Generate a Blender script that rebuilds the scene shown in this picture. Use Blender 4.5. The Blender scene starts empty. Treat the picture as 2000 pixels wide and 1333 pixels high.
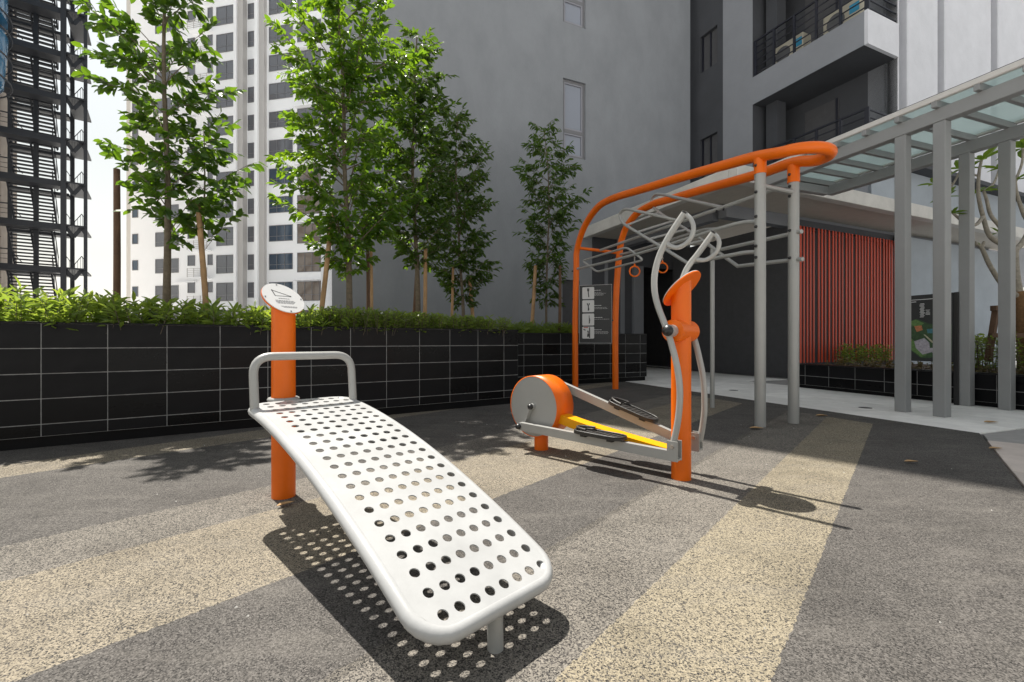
import bpy, math, random
import numpy as np
from mathutils import Vector, Matrix

random.seed(7)
rng = np.random.default_rng(11)
R = math.radians
sc = bpy.context.scene
col = sc.collection

# ------------------------------------------------------------------ camera
FPX, HY, CH = 880.0, 667.0, 0.84
cam_d = bpy.data.cameras.new('camera')
cam_d.sensor_width = 36.0
cam_d.lens = FPX / 2000 * 36.0
cam_d.clip_start = 0.05
cam_d.clip_end = 2000
cam = bpy.data.objects.new('camera', cam_d)
cam.location = (0, 0, CH)
cam.rotation_euler = (R(90), 0, 0)
col.objects.link(cam)
sc.camera = cam

# ------------------------------------------------------------------ sky, sun, exposure
SUN_EL = R(64.6)
SUN_AZ = math.atan2(-0.68, 0.73)              # angle from +Y towards +X
Ldir = Vector((math.sin(SUN_AZ) * math.cos(SUN_EL), math.cos(SUN_AZ) * math.cos(SUN_EL), math.sin(SUN_EL)))
w = bpy.data.worlds.new('World')
sc.world = w
w.use_nodes = True
nt = w.node_tree
bg = nt.nodes['Background']
sky = nt.nodes.new('ShaderNodeTexSky')
sky.sky_type = 'NISHITA'
sky.sun_disc = False
sky.sun_elevation = SUN_EL
sky.sun_rotation = SUN_AZ
sky.air_density = 2.5
sky.dust_density = 1.0
sky.ozone_density = 1.0
hs = nt.nodes.new('ShaderNodeHueSaturation')
hs.inputs['Saturation'].default_value = 0.22
nt.links.new(sky.outputs[0], hs.inputs['Color'])
nt.links.new(hs.outputs[0], bg.inputs[0])
bg.inputs[1].default_value = 0.084
sd = bpy.data.lights.new('sun', 'SUN')
sd.energy = 5.0
sd.angle = R(0.55)
sd.color = (1.0, 0.95, 0.87)
sun = bpy.data.objects.new('sun', sd)
sun.rotation_euler = (-Ldir).to_track_quat('-Z', 'Y').to_euler()
sun.location = (-10, 12, 30)
col.objects.link(sun)
vs = sc.view_settings
vs.view_transform = 'Standard'
vs.look = 'None'
vs.exposure = 0.70
vs.gamma = 1.0
vs.use_curve_mapping = False
sc.cycles.max_bounces = 8
sc.cycles.transparent_max_bounces = 8

# ------------------------------------------------------------------ geometry helpers
def G(x, y):
    Y = FPX * CH / (y - HY)
    return Vector(((x - 1000) * Y / FPX, Y, 0))
def P(x, y, Y):
    return Vector(((x - 1000) * Y / FPX, Y, CH + (HY - y) * Y / FPX))
def V(*a): return Vector(a)
def onplane(o, d, x, y):
    """point of pixel ray (x,y) on the vertical plane through o with ground direction d"""
    q = (x - 1000) / FPX
    t = (q * o[1] - o[0]) / (d[0] - q * d[1])
    Y = o[1] + d[1] * t
    return Vector((o[0] + d[0] * t, Y, CH + (HY - y) * Y / FPX))

WORLD = {}
class MB:
    def __init__(s): s.v, s.f, s.sm = [], [], []
    def add(s, vs, fs, smooth=False):
        n = len(s.v)
        s.v += [tuple(a) for a in vs]
        s.f += [tuple(i + n for i in a) for a in fs]
        s.sm += [smooth] * len(fs)
        return s
    def box(s, c, sx, sy, sz, X=V(1, 0, 0), Y=None, Z=V(0, 0, 1)):
        X = Vector(X).normalized(); Z = Vector(Z).normalized()
        Y = Vector(Y) if Y is not None else Z.cross(X)
        c = Vector(c)
        vs = [c + X * (sx / 2 * a) + Y * (sy / 2 * b) + Z * (sz / 2 * k) for k in (-1, 1) for b in (-1, 1) for a in (-1, 1)]
        return s.add(vs, [(0, 2, 3, 1), (4, 5, 7, 6), (0, 1, 5, 4), (2, 6, 7, 3), (0, 4, 6, 2), (1, 3, 7, 5)])
    def bbox(s, c, sx, sy, sz, X=V(1, 0, 0), Z=V(0, 0, 1), b=0.004):
        """box with chamfered edges"""
        X = Vector(X).normalized(); Z = Vector(Z).normalized(); Y = Z.cross(X); c = Vector(c)
        hx, hy, hz = sx / 2, sy / 2, sz / 2
        pts = []
        for k in (-1, 1):
            for bb in (-1, 1):
                for a in (-1, 1):
                    for ax in range(3):
                        d = [a * (hx - b), bb * (hy - b), k * (hz - b)]
                        d[ax] += (a, bb, k)[ax] * b
                        pts.append(c + X * d[0] + Y * d[1] + Z * d[2])
        def i(a, bb, k, ax): return ((k > 0) * 4 + (bb > 0) * 2 + (a > 0)) * 3 + ax
        F = []
        for sg in (-1, 1):
            q = [i(sg, -1, -1, 0), i(sg, 1, -1, 0), i(sg, 1, 1, 0), i(sg, -1, 1, 0)]; F.append(q if sg > 0 else q[::-1])
            q = [i(-1, sg, -1, 1), i(-1, sg, 1, 1), i(1, sg, 1, 1), i(1, sg, -1, 1)]; F.append(q if sg > 0 else q[::-1])
            q = [i(-1, -1, sg, 2), i(1, -1, sg, 2), i(1, 1, sg, 2), i(-1, 1, sg, 2)]; F.append(q if sg > 0 else q[::-1])
        for p in (-1, 1):
            for q in (-1, 1):
                e = [i(-1, p, q, 1), i(1, p, q, 1), i(1, p, q, 2), i(-1, p, q, 2)]; F.append(e if p * q < 0 else e[::-1])
                e = [i(p, -1, q, 0), i(p, 1, q, 0), i(p, 1, q, 2), i(p, -1, q, 2)]; F.append(e if p * q > 0 else e[::-1])
                e = [i(p, q, -1, 0), i(p, q, 1, 0), i(p, q, 1, 1), i(p, q, -1, 1)]; F.append(e if p * q < 0 else e[::-1])
        for a in (-1, 1):
            for bb in (-1, 1):
                for k in (-1, 1):
                    e = [i(a, bb, k, 0), i(a, bb, k, 1), i(a, bb, k, 2)]; F.append(e if a * bb * k > 0 else e[::-1])
        return s.add(pts, F)
    def beam(s, p0, p1, wd, h, up=V(0, 0, 1)):
        p0, p1 = Vector(p0), Vector(p1)
        d = p1 - p0
        X = d.normalized()
        Y = Vector(up).cross(X)
        if Y.length < 1e-4: Y = V(1, 0, 0).cross(X)
        Y.normalize(); Z = X.cross(Y)
        return s.box((p0 + p1) / 2, d.length, wd, h, X, Y, Z)
    def tube(s, pts, r, n=12, closed=False, caps=True):
        pts = [Vector(p) for p in pts]
        m = len(pts)
        rad = r if isinstance(r, (list, tuple)) else [r] * m
        T = []
        for i in range(m):
            a = pts[(i - 1) % m] if (closed or i > 0) else pts[i]
            b = pts[(i + 1) % m] if (closed or i < m - 1) else pts[i]
            T.append((b - a).normalized())
        N = T[0].orthogonal().normalized()
        rings = []
        for i in range(m):
            N = (N - T[i] * N.dot(T[i]))
            if N.length < 1e-5: N = T[i].orthogonal()
            N.normalize()
            B = T[i].cross(N)
            rings.append([pts[i] + (N * math.cos(2 * math.pi * k / n) + B * math.sin(2 * math.pi * k / n)) * rad[i] for k in range(n)])
        vs = [p for rg in rings for p in rg]
        fs = []
        M = m if closed else m - 1
        off = 0
        if closed:   # align the last ring with the first
            best = min(range(n), key=lambda k: (rings[-1][k] - rings[0][0]).length)
            off = best
        for i in range(M):
            for k in range(n):
                k2 = (k + 1) % n
                if closed and i == m - 1:
                    a, b = i * n + (k + off) % n, i * n + (k2 + off) % n
                    fs.append((a, b, k2, k))
                else:
                    fs.append((i * n + k, i * n + k2, (i + 1) * n + k2, (i + 1) * n + k))
        s.add(vs, fs, True)
        if caps and not closed:
            s.add(rings[0], [tuple(range(n))[::-1]]); s.add(rings[-1], [tuple(range(n))])
        return s
    def cyl(s, p0, p1, r, n=24, r1=None): return s.tube([p0, p1], [r, r if r1 is None else r1], n)
    def prism(s, base, off):
        base = [Vector(p) for p in base]; off = Vector(off); n = len(base)
        fs = [tuple(range(n))[::-1], tuple(range(n, 2 * n))] + [(i, (i + 1) % n, n + (i + 1) % n, n + i) for i in range(n)]
        return s.add(base + [p + off for p in base], fs)
    def mesh(s, name, mat, origin=V(0, 0, 0)):
        me = bpy.data.meshes.new(name)
        ox, oy, oz = origin
        me.from_pydata([(a - ox, b - oy, c - oz) for a, b, c in s.v], [], s.f)
        me.polygons.foreach_set('use_smooth', s.sm)
        if mat: me.materials.append(mat)
        me.update()
        return me
    def build(s, name, mat, parent=None, origin=None, label=None, cat=None, group=None, kind=None):
        if origin is None: origin = WORLD[parent.name] if parent else V(0, 0, 0)
        o = bpy.data.objects.new(name, s.mesh(name, mat, origin))
        col.objects.link(o)
        if parent:
            o.parent = parent; o.location = Vector(origin) - WORLD[parent.name]
        else: o.location = origin
        WORLD[o.name] = Vector(origin)
        return tag(o, label, cat, group, kind)
def tag(o, label=None, cat=None, group=None, kind=None):
    if label: o['label'] = label
    if cat: o['category'] = cat
    if group: o['group'] = group
    if kind: o['kind'] = kind
    return o
def thing(name, loc, label, cat, group=None, kind=None):
    o = bpy.data.objects.new(name, None); col.objects.link(o)
    o.location = loc; o.empty_display_size = 0.1
    WORLD[o.name] = Vector(loc)
    return tag(o, label, cat, group, kind)
def inst(name, me, pos, parent=None, rotz=0.0, M=None):
    o = bpy.data.objects.new(name, me); col.objects.link(o)
    base = Vector((0, 0, 0))
    if parent:
        o.parent = parent; base = WORLD[parent.name]
    if M is not None:
        M = M.copy(); M.translation = M.translation - base; o.matrix_local = M
        WORLD[o.name] = M.translation + base
    else:
        o.location = Vector(pos) - base; o.rotation_euler = (0, 0, rotz)
        WORLD[o.name] = Vector(pos)
    return o
def arc_path(pts, rad, seg=6):
    """polyline with its inner corners rounded"""
    pts = [Vector(p) for p in pts]
    out = [pts[0]]
    for i in range(1, len(pts) - 1):
        a, b, c = pts[i - 1], pts[i], pts[i + 1]
        r_ = min(rad, (b - a).length * .49, (c - b).length * .49)
        p = b + (a - b).normalized() * r_; q = b + (c - b).normalized() * r_
        for k in range(seg + 1):
            t = k / seg
            out.append(p * (1 - t) ** 2 + b * 2 * t * (1 - t) + q * t * t)
    out.append(pts[-1])
    return out
def spline(pts, seg=5):
    pts = [Vector(p) for p in pts]
    out = []
    for i in range(len(pts) - 1):
        p0 = pts[max(i - 1, 0)]; p1 = pts[i]; p2 = pts[i + 1]; p3 = pts[min(i + 2, len(pts) - 1)]
        for k in range(seg):
            t = k / seg
            out.append(.5 * ((2 * p1) + (p2 - p0) * t + (2 * p0 - 5 * p1 + 4 * p2 - p3) * t * t + (3 * p1 - p0 - 3 * p2 + p3) * t ** 3))
    out.append(pts[-1])
    return out

# ------------------------------------------------------------------ materials
def mat(name, colr, rough=.6, metal=0.0, spec=.5, noise=0.0, nscale=8.0, bump=0.0, bscale=60.0, coat=0.0, streak=False):
    m = bpy.data.materials.new(name); m.use_nodes = True
    t = m.node_tree; b = t.nodes['Principled BSDF']
    b.inputs['Base Color'].default_value = (*colr, 1)
    b.inputs['Roughness'].default_value = rough
    b.inputs['Metallic'].default_value = metal
    b.inputs['Specular IOR Level'].default_value = spec
    if coat: b.inputs['Coat Weight'].default_value = coat; b.inputs['Coat Roughness'].default_value = .12
    tc = t.nodes.new('ShaderNodeTexCoord')
    if noise:
        mp = t.nodes.new('ShaderNodeMapping')
        if streak: mp.inputs['Scale'].default_value = (1, 1, .55)
        n = t.nodes.new('ShaderNodeTexNoise'); n.inputs['Scale'].default_value = nscale
        n.inputs['Detail'].default_value = 7; n.inputs['Roughness'].default_value = .65
        t.links.new(tc.outputs['Object'], mp.inputs[0]); t.links.new(mp.outputs[0], n.inputs['Vector'])
        mr = t.nodes.new('ShaderNodeMapRange')
        mr.inputs[1].default_value = .3; mr.inputs[2].default_value = .7
        mr.inputs[3].default_value = 1 - noise; mr.inputs[4].default_value = 1 + noise
        t.links.new(n.outputs['Fac'], mr.inputs[0])
        mx = t.nodes.new('ShaderNodeMix'); mx.data_type = 'RGBA'; mx.blend_type = 'MULTIPLY'; mx.inputs[0].default_value = 1
        mx.inputs[6].default_value = (*colr, 1)
        t.links.new(mr.outputs[0], mx.inputs[7]); t.links.new(mx.outputs[2], b.inputs['Base Color'])
    if bump:
        n2 = t.nodes.new('ShaderNodeTexNoise'); n2.inputs['Scale'].default_value = bscale; n2.inputs['Detail'].default_value = 4
        t.links.new(tc.outputs['Object'], n2.inputs['Vector'])
        bp = t.nodes.new('ShaderNodeBump'); bp.inputs['Strength'].default_value = bump; bp.inputs['Distance'].default_value = .01
        t.links.new(n2.outputs['Fac'], bp.inputs['Height']); t.links.new(bp.outputs[0], b.inputs['Normal'])
    return m

def leafmat(name, c1, c2, trans=(.35, .55, .03), tw=.45, rough=.4):
    m = bpy.data.materials.new(name); m.use_nodes = True
    t = m.node_tree; N = t.nodes; b = N['Principled BSDF']; out = N['Material Output']
    g = N.new('ShaderNodeNewGeometry'); oi = N.new('ShaderNodeObjectInfo')
    ad = N.new('ShaderNodeMath'); ad.operation = 'ADD'; t.links.new(g.outputs['Random Per Island'], ad.inputs[0]); t.links.new(oi.outputs['Random'], ad.inputs[1])
    fr = N.new('ShaderNodeMath'); fr.operation = 'FRACT'; t.links.new(ad.outputs[0], fr.inputs[0])
    mx = N.new('ShaderNodeMix'); mx.data_type = 'RGBA'
    mx.inputs[6].default_value = (*c1, 1); mx.inputs[7].default_value = (*c2, 1)
    t.links.new(fr.outputs[0], mx.inputs[0]); t.links.new(mx.outputs[2], b.inputs['Base Color'])
    b.inputs['Roughness'].default_value = rough
    tr = N.new('ShaderNodeBsdfTranslucent')
    m2 = N.new('ShaderNodeMix'); m2.data_type = 'RGBA'
    m2.inputs[6].default_value = (*trans, 1); m2.inputs[7].default_value = (trans[0] * .6, trans[1] * .7, trans[2], 1)
    t.links.new(fr.outputs[0], m2.inputs[0]); t.links.new(m2.outputs[2], tr.inputs[0])
    ms = N.new('ShaderNodeMixShader'); ms.inputs[0].default_value = tw
    t.links.new(b.outputs[0], ms.inputs[1]); t.links.new(tr.outputs[0], ms.inputs[2]); t.links.new(ms.outputs[0], out.inputs[0])
    return m

M = {}
M['orange'] = mat('orange_paint', (.80, .145, .002), .40, spec=.35, noise=.10, nscale=2.2, bump=.03, bscale=150)
M['sunlit_orange'] = mat('sunlit_orange_paint', (.82, .36, .002), .4, spec=.3, noise=.04)  # orange paint with the sun's yellow highlight put into the colour
M['silver'] = mat('silver_paint', (.36, .36, .345), .36, metal=.15, noise=.05, nscale=5, bump=.03, bscale=200)
M['board'] = mat('bench_white_paint', (.41, .413, .41), .34, noise=.12, nscale=4, bump=.04, bscale=180)
M['black'] = mat('black_plastic', (.014, .014, .015), .35)
M['rubber_pad'] = mat('black_pedal', (.03, .028, .026), .45, bump=.25, bscale=90)
M['signwhite'] = mat('sign_white', (.62, .62, .615), .3)
M['signink'] = mat('sign_ink', (.16, .16, .17), .5)
M['inkdark'] = mat('sign_ink_dark', (.03, .03, .03), .5)
M['panel'] = mat('panel_charcoal', (.022, .024, .026), .4, noise=.1)
M['inkwhite'] = mat('panel_white_ink', (.72, .72, .72), .5)
M['tile'] = mat('black_tile', (.0065, .0065, .0075), .42, spec=.16, noise=.35, nscale=2.5, bump=.04, bscale=25)
def vary_by_object(m, lo, hi, rlo, rhi):
    t = m.node_tree; b = t.nodes['Principled BSDF']
    oi = t.nodes.new('ShaderNodeObjectInfo')
    mr = t.nodes.new('ShaderNodeMapRange'); mr.inputs[3].default_value = lo; mr.inputs[4].default_value = hi
    t.links.new(oi.outputs['Random'], mr.inputs[0])
    mx = t.nodes.new('ShaderNodeMix'); mx.data_type = 'RGBA'; mx.blend_type = 'MULTIPLY'; mx.inputs[0].default_value = 1
    ln = b.inputs['Base Color'].links
    if ln: t.links.new(ln[0].from_socket, mx.inputs[6])
    else: mx.inputs[6].default_value = b.inputs['Base Color'].default_value
    t.links.new(mr.outputs[0], mx.inputs[7]); t.links.new(mx.outputs[2], b.inputs['Base Color'])
    m2 = t.nodes.new('ShaderNodeMapRange'); m2.inputs[3].default_value = rlo; m2.inputs[4].default_value = rhi
    wn = t.nodes.new('ShaderNodeTexNoise'); wn.inputs['Scale'].default_value = 3.0; wn.inputs['Detail'].default_value = 6
    ad = t.nodes.new('ShaderNodeMath'); ad.operation = 'MULTIPLY'
    t.links.new(oi.outputs['Random'], ad.inputs[0]); t.links.new(wn.outputs['Fac'], ad.inputs[1])
    t.links.new(ad.outputs[0], m2.inputs[0]); t.links.new(m2.outputs[0], b.inputs['Roughness'])
    return m
vary_by_object(M['tile'], .6, 1.5, .24, .7)
M['grout'] = mat('grout', (.30, .30, .295), .8, noise=.35, nscale=9)
M['soil'] = mat('soil', (.06, .045, .03), .95, noise=.3, nscale=6, bump=.6)
M['wallgrey'] = mat('grey_render', (.245, .257, .276), .85, noise=.09, nscale=1.6, bump=.3, bscale=22, streak=True)
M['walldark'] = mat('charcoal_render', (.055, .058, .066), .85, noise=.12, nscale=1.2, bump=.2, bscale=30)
M['wallmid'] = mat('slate_render', (.18, .188, .205), .85, noise=.10, nscale=1.0, bump=.2, bscale=30)
M['fascia_grey'] = mat('balcony_render', (.25, .26, .282), .85, noise=.08, nscale=1.0, bump=.2, bscale=30)
M['wallblue'] = mat('blue_grey_render', (.34, .375, .41), .85, noise=.1, nscale=1.1, bump=.3, bscale=26)
M['wallwhite'] = mat('white_render', (.64, .645, .68), .85, noise=.06, nscale=2, bump=.5, bscale=30)
M['concrete'] = mat('pale_concrete', (.58, .56, .52), .85, noise=.13, nscale=2.2, bump=.25, bscale=40)
M['soffit'] = mat('soffit_paint', (.50, .46, .40), .85, noise=.06)
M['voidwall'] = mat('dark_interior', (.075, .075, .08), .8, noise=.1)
M['path'] = mat('path_paver', (.76, .745, .71), .8, noise=.12, nscale=3.5, bump=.15, bscale=60)
vary_by_object(M['path'], .88, 1.05, .7, .9)
M['pathjoint'] = mat('path_joint', (.30, .29, .28), .9, noise=.1)
M['pinkpaver'] = mat('pink_paver', (.52, .455, .41), .8, noise=.12, nscale=4, bump=.15, bscale=60)
vary_by_object(M['pinkpaver'], .85, 1.1, .7, .9)
M['ground'] = mat('ground_concrete', (.66, .66, .66), .9, noise=.2, nscale=.4)
M['steelgrey'] = mat('pergola_steel', (.27, .275, .275), .5, noise=.06, nscale=2)
M['railwhite'] = mat('gutter_alu', (.62, .60, .57), .4, noise=.05)
M['darksteel'] = mat('dark_stair_steel', (.022, .024, .029), .55, noise=.1)
M['navy'] = mat('railing_paint', (.012, .013, .022), .45)
M['red'] = mat('red_slat', (.50, .046, .011), .5, noise=.06, nscale=3)
vary_by_object(M['red'], .8, 1.15, .4, .6)
M['bark'] = mat('bark', (.15, .12, .085), .9, noise=.3, nscale=25, bump=.5, bscale=60)
M['barkpale'] = mat('frangipani_bark', (.30, .27, .22), .85, noise=.3, nscale=20, bump=.4, bscale=50)
M['stake'] = mat('timber_stake', (.36, .22, .11), .8, noise=.3, nscale=12, bump=.3, streak=True)
M['darkstake'] = mat('dark_timber', (.13, .075, .045), .85, noise=.3, nscale=10, streak=True)
M['burlap'] = mat('burlap', (.20, .11, .05), .95, noise=.3, nscale=30, bump=.5)
M['white_tower'] = mat('white_tower_paint', (.94, .945, .95), .8, noise=.03, nscale=.2)
M['beige_tower'] = mat('beige_tower_paint', (.62, .59, .54), .8, noise=.03, nscale=.2)
M['greyfin'] = mat('tower_fin_grey', (.52, .50, .48), .8)
M['winframe'] = mat('window_frame', (.18, .18, .19), .4)
M['beigewall'] = mat('beige_wall', (.36, .31, .26), .9, noise=.15, nscale=.5)
M['blueglass'] = mat('blue_glass', (.03, .12, .22), .12, spec=.8)
M['sashgrey'] = mat('window_sash', (.27, .27, .30), .4)
M['ac'] = mat('ac_case', (.42, .39, .31), .5)
M['acblue'] = mat('ac_label_blue', (.03, .25, .42), .5)
M['dryleaf'] = mat('dry_leaf', (.45, .28, .13), .8, noise=.3, nscale=30)
M['violet'] = mat('violet_petal', (.38, .20, .60), .6)
M['whitepetal'] = mat('white_petal', (.8, .8, .78), .6)
M['drain'] = mat('drain_cover', (.08, .08, .08), .6)
M['lampglass'] = mat('frosted_lamp', (.6, .58, .52), .4)
M['boxgrey'] = mat('grey_box', (.09, .09, .095), .6)
M['bolt'] = mat('steel_bolt', (.55, .50, .45), .3, metal=.8)
M['leaf1'] = leafmat('leaf_broad', (.018, .050, .010), (.045, .095, .016), (.25, .43, .015), .39)
M['leaf2'] = leafmat('leaf_bright', (.022, .062, .010), (.055, .12, .018), (.34, .54, .018), .46)
M['leaf3'] = leafmat('leaf_dark', (.018, .042, .010), (.042, .078, .02), (.24, .40, .02), .40)
M['hedge1'] = leafmat('hedge_leaf', (.07, .125, .028), (.17, .23, .055), (.50, .62, .06), .46, .45)
M['hedge2'] = leafmat('hedge_leaf_small', (.075, .13, .03), (.20, .26, .065), (.46, .58, .06), .46, .4)
M['frangi'] = leafmat('frangipani_leaf', (.05, .13, .02), (.13, .20, .03), (.36, .50, .04), .42)
M['browncover'] = leafmat('brown_cover', (.16, .09, .03), (.10, .11, .03), (.3, .2, .05), .3)

def window_glass(name, colr, rough=.06):
    m = mat(name, colr, rough, spec=.9)
    return m
M['glass_far'] = window_glass('far_window_glass', (.13, .135, .15))
M['glass_beige_refl'] = window_glass('far_glass_beige_reflection', (.19, .155, .13))  # beige of the reflected building put into the pane colour
M['glass_blue_refl'] = window_glass('far_glass_blue_reflection', (.05, .075, .11))  # blue reflection put into the pane colour
M['glass_wall'] = window_glass('wall_window_glass', (.26, .28, .33), .12)
def roofglass():
    m = bpy.data.materials.new('frosted_roof_glass'); m.use_nodes = True
    t = m.node_tree; b = t.nodes['Principled BSDF']
    b.inputs['Base Color'].default_value = (.80, .87, .85, 1); b.inputs['Roughness'].default_value = .35
    tr = t.nodes.new('ShaderNodeBsdfTranslucent'); tr.inputs[0].default_value = (.80, .90, .87, 1)
    tp = t.nodes.new('ShaderNodeBsdfTransparent'); tp.inputs[0].default_value = (.85, .92, .90, 1)
    a = t.nodes.new('ShaderNodeMixShader'); a.inputs[0].default_value = .6
    c = t.nodes.new('ShaderNodeMixShader'); c.inputs[0].default_value = .45
    t.links.new(b.outputs[0], a.inputs[1]); t.links.new(tr.outputs[0], a.inputs[2])
    t.links.new(a.outputs[0], c.inputs[1]); t.links.new(tp.outputs[0], c.inputs[2])
    t.links.new(c.outputs[0], t.nodes['Material Output'].inputs[0])
    return m
M['roofglass'] = roofglass()

def rubber():
    m = bpy.data.materials.new('rubber_granules'); m.use_nodes = True
    t = m.node_tree; N = t.nodes; Lk = t.links; b = N['Principled BSDF']
    b.inputs['Roughness'].default_value = .85; b.inputs['Specular IOR Level'].default_value = .25
    tc = N.new('ShaderNodeTexCoord')
    def math_(op, a, bb=None):
        n = N.new('ShaderNodeMath'); n.operation = op
        for i, v in enumerate((a, bb)):
            if v is None: continue
            if isinstance(v, (int, float)): n.inputs[i].default_value = v
            else: Lk.new(v, n.inputs[i])
        return n.outputs[0]
    def dot(vec):
        n = N.new('ShaderNodeVectorMath'); n.operation = 'DOT_PRODUCT'; n.inputs[1].default_value = vec
        Lk.new(tc.outputs['Object'], n.inputs[0]); return n.outputs['Value']
    wob = N.new('ShaderNodeTexNoise'); wob.inputs['Scale'].default_value = 30; Lk.new(tc.outputs['Object'], wob.inputs['Vector'])
    wobv = math_('MULTIPLY', math_('SUBTRACT', wob.outputs['Fac'], .5), .022)
    s = math_('ADD', dot((.753, -.658, 0)), wobv)
    a = math_('ADD', dot((.9397, .342, 0)), wobv)
    # stripe code along s in [-6, 2]
    def ramp(stops, fac):
        r = N.new('ShaderNodeValToRGB'); r.color_ramp.interpolation = 'CONSTANT'
        els = r.color_ramp.elements
        while len(els) < len(stops): els.new(.5)
        for e, (p, c) in zip(els, stops): e.position = p; e.color = (*c, 1)
        Lk.new(fac, r.inputs[0]); return r.outputs[0]
    fac = math_('DIVIDE', math_('ADD', s, 6.0), 8.0)
    pos = lambda v: (v + 6) / 8
    D = (.122, .113, .104); Md = (.195, .177, .152); Bg = (.255, .220, .166); Ye = (.262, .226, .162)
    light = ramp([(0, D), (pos(-4.62), Bg), (pos(-4.2), D), (pos(-2.8), Md), (pos(-2.38), Bg), (pos(-1.67), D), (pos(-1.095), Md), (pos(-.675), Ye), (pos(-.272), D)], fac)
    # fraction of pale granules
    f = lambda v: (v, v, v)
    frac = ramp([(0, f(.48)), (pos(-4.62), f(.60)), (pos(-4.2), f(.48)), (pos(-2.8), f(.54)), (pos(-2.38), f(.62)), (pos(-1.67), f(.48)), (pos(-1.095), f(.55)), (pos(-.675), f(.64)), (pos(-.272), f(.48))], fac)
    border = math_('GREATER_THAN', a, 5.0)
    def mixc(fac_, A, B):
        n = N.new('ShaderNodeMix'); n.data_type = 'RGBA'
        Lk.new(fac_, n.inputs[0])
        for i, v in ((6, A), (7, B)):
            if isinstance(v, tuple): n.inputs[i].default_value = (*v, 1)
            else: Lk.new(v, n.inputs[i])
        return n.outputs[2]
    light = mixc(border, light, D); frac = mixc(border, frac, f(.46))
    vo = N.new('ShaderNodeTexVoronoi'); vo.inputs['Scale'].default_value = 270; Lk.new(tc.outputs['Object'], vo.inputs['Vector'])
    vo2 = N.new('ShaderNodeTexVoronoi'); vo2.inputs['Scale'].default_value = 150; Lk.new(tc.outputs['Object'], vo2.inputs['Vector'])
    sep = N.new('ShaderNodeSeparateColor'); Lk.new(vo.outputs['Color'], sep.inputs[0])
    sep2 = N.new('ShaderNodeSeparateColor'); Lk.new(vo2.outputs['Color'], sep2.inputs[0])
    rnd = math_('ADD', math_('MULTIPLY', sep.outputs[0], .78), math_('MULTIPLY', sep2.outputs[0], .22))
    big = N.new('ShaderNodeTexNoise'); big.inputs['Scale'].default_value = 1.6; big.inputs['Detail'].default_value = 5; Lk.new(tc.outputs['Object'], big.inputs['Vector'])
    bigv = math_('MULTIPLY', math_('SUBTRACT', big.outputs['Fac'], .5), .24)
    fr = N.new('ShaderNodeSeparateColor'); Lk.new(frac, fr.inputs[0])
    thr = math_('ADD', fr.outputs[0], bigv)
    sel = math_('MULTIPLY', math_('ADD', math_('SUBTRACT', thr, rnd), .10), 5.5)
    cl = N.new('ShaderNodeClamp'); Lk.new(sel, cl.inputs[0])
    tint = math_('ADD', math_('MULTIPLY', sep.outputs[1], .6), .7)
    li = N.new('ShaderNodeMix'); li.data_type = 'RGBA'; li.blend_type = 'MULTIPLY'; li.inputs[0].default_value = 1
    Lk.new(light, li.inputs[6]); Lk.new(tint, li.inputs[7])
    darkc = mixc(sep.outputs[2], (.020, .019, .018), (.080, .074, .068))
    colr = mixc(cl.outputs[0], darkc, li.outputs[2])
    # scuffs: pale dusty swipes
    mp = N.new('ShaderNodeMapping'); mp.inputs['Scale'].default_value = (1.2, 5, 1); mp.inputs['Rotation'].default_value = (0, 0, R(20)); Lk.new(tc.outputs['Object'], mp.inputs[0])
    sc_n = N.new('ShaderNodeTexNoise'); sc_n.inputs['Scale'].default_value = 1.5; sc_n.inputs['Detail'].default_value = 8; sc_n.inputs['Roughness'].default_value = .7; Lk.new(mp.outputs[0], sc_n.inputs['Vector'])
    mr = N.new('ShaderNodeMapRange'); mr.inputs[1].default_value = .50; mr.inputs[2].default_value = .72; mr.inputs[3].default_value = 0; mr.inputs[4].default_value = .3; Lk.new(sc_n.outputs['Fac'], mr.inputs[0])
    colr = mixc(mr.outputs[0], colr, (.20, .185, .165))
    # seams between the pours and faint stains
    edges = [-4.62, -4.2, -2.8, -2.38, -1.67, -1.095, -.675, -.272]
    stops = [(0, f(1))]
    for e in edges: stops += [(pos(e - .004), f(.72)), (pos(e + .003), f(1))]
    seam = ramp(stops, fac)
    st_n = N.new('ShaderNodeTexNoise'); st_n.inputs['Scale'].default_value = 2.3; st_n.inputs['Detail'].default_value = 6; st_n.inputs['Roughness'].default_value = .6; Lk.new(tc.outputs['Object'], st_n.inputs['Vector'])
    st_r = N.new('ShaderNodeMapRange'); st_r.inputs[1].default_value = .36; st_r.inputs[2].default_value = .52; st_r.inputs[3].default_value = .80; st_r.inputs[4].default_value = 1.0; Lk.new(st_n.outputs['Fac'], st_r.inputs[0])
    for src in (seam, st_r.outputs[0]):
        mm = N.new('ShaderNodeMix'); mm.data_type = 'RGBA'; mm.blend_type = 'MULTIPLY'; mm.inputs[0].default_value = 1
        Lk.new(colr, mm.inputs[6]); Lk.new(src, mm.inputs[7]); colr = mm.outputs[2]
    Lk.new(colr, b.inputs['Base Color'])
    bp = N.new('ShaderNodeBump'); bp.inputs['Strength'].default_value = .45; bp.inputs['Distance'].default_value = .002
    Lk.new(vo.outputs['Distance'], bp.inputs['Height']); bp.invert = True
    Lk.new(bp.outputs[0], b.inputs['Normal'])
    return m
M['rubber'] = rubber()

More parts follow.
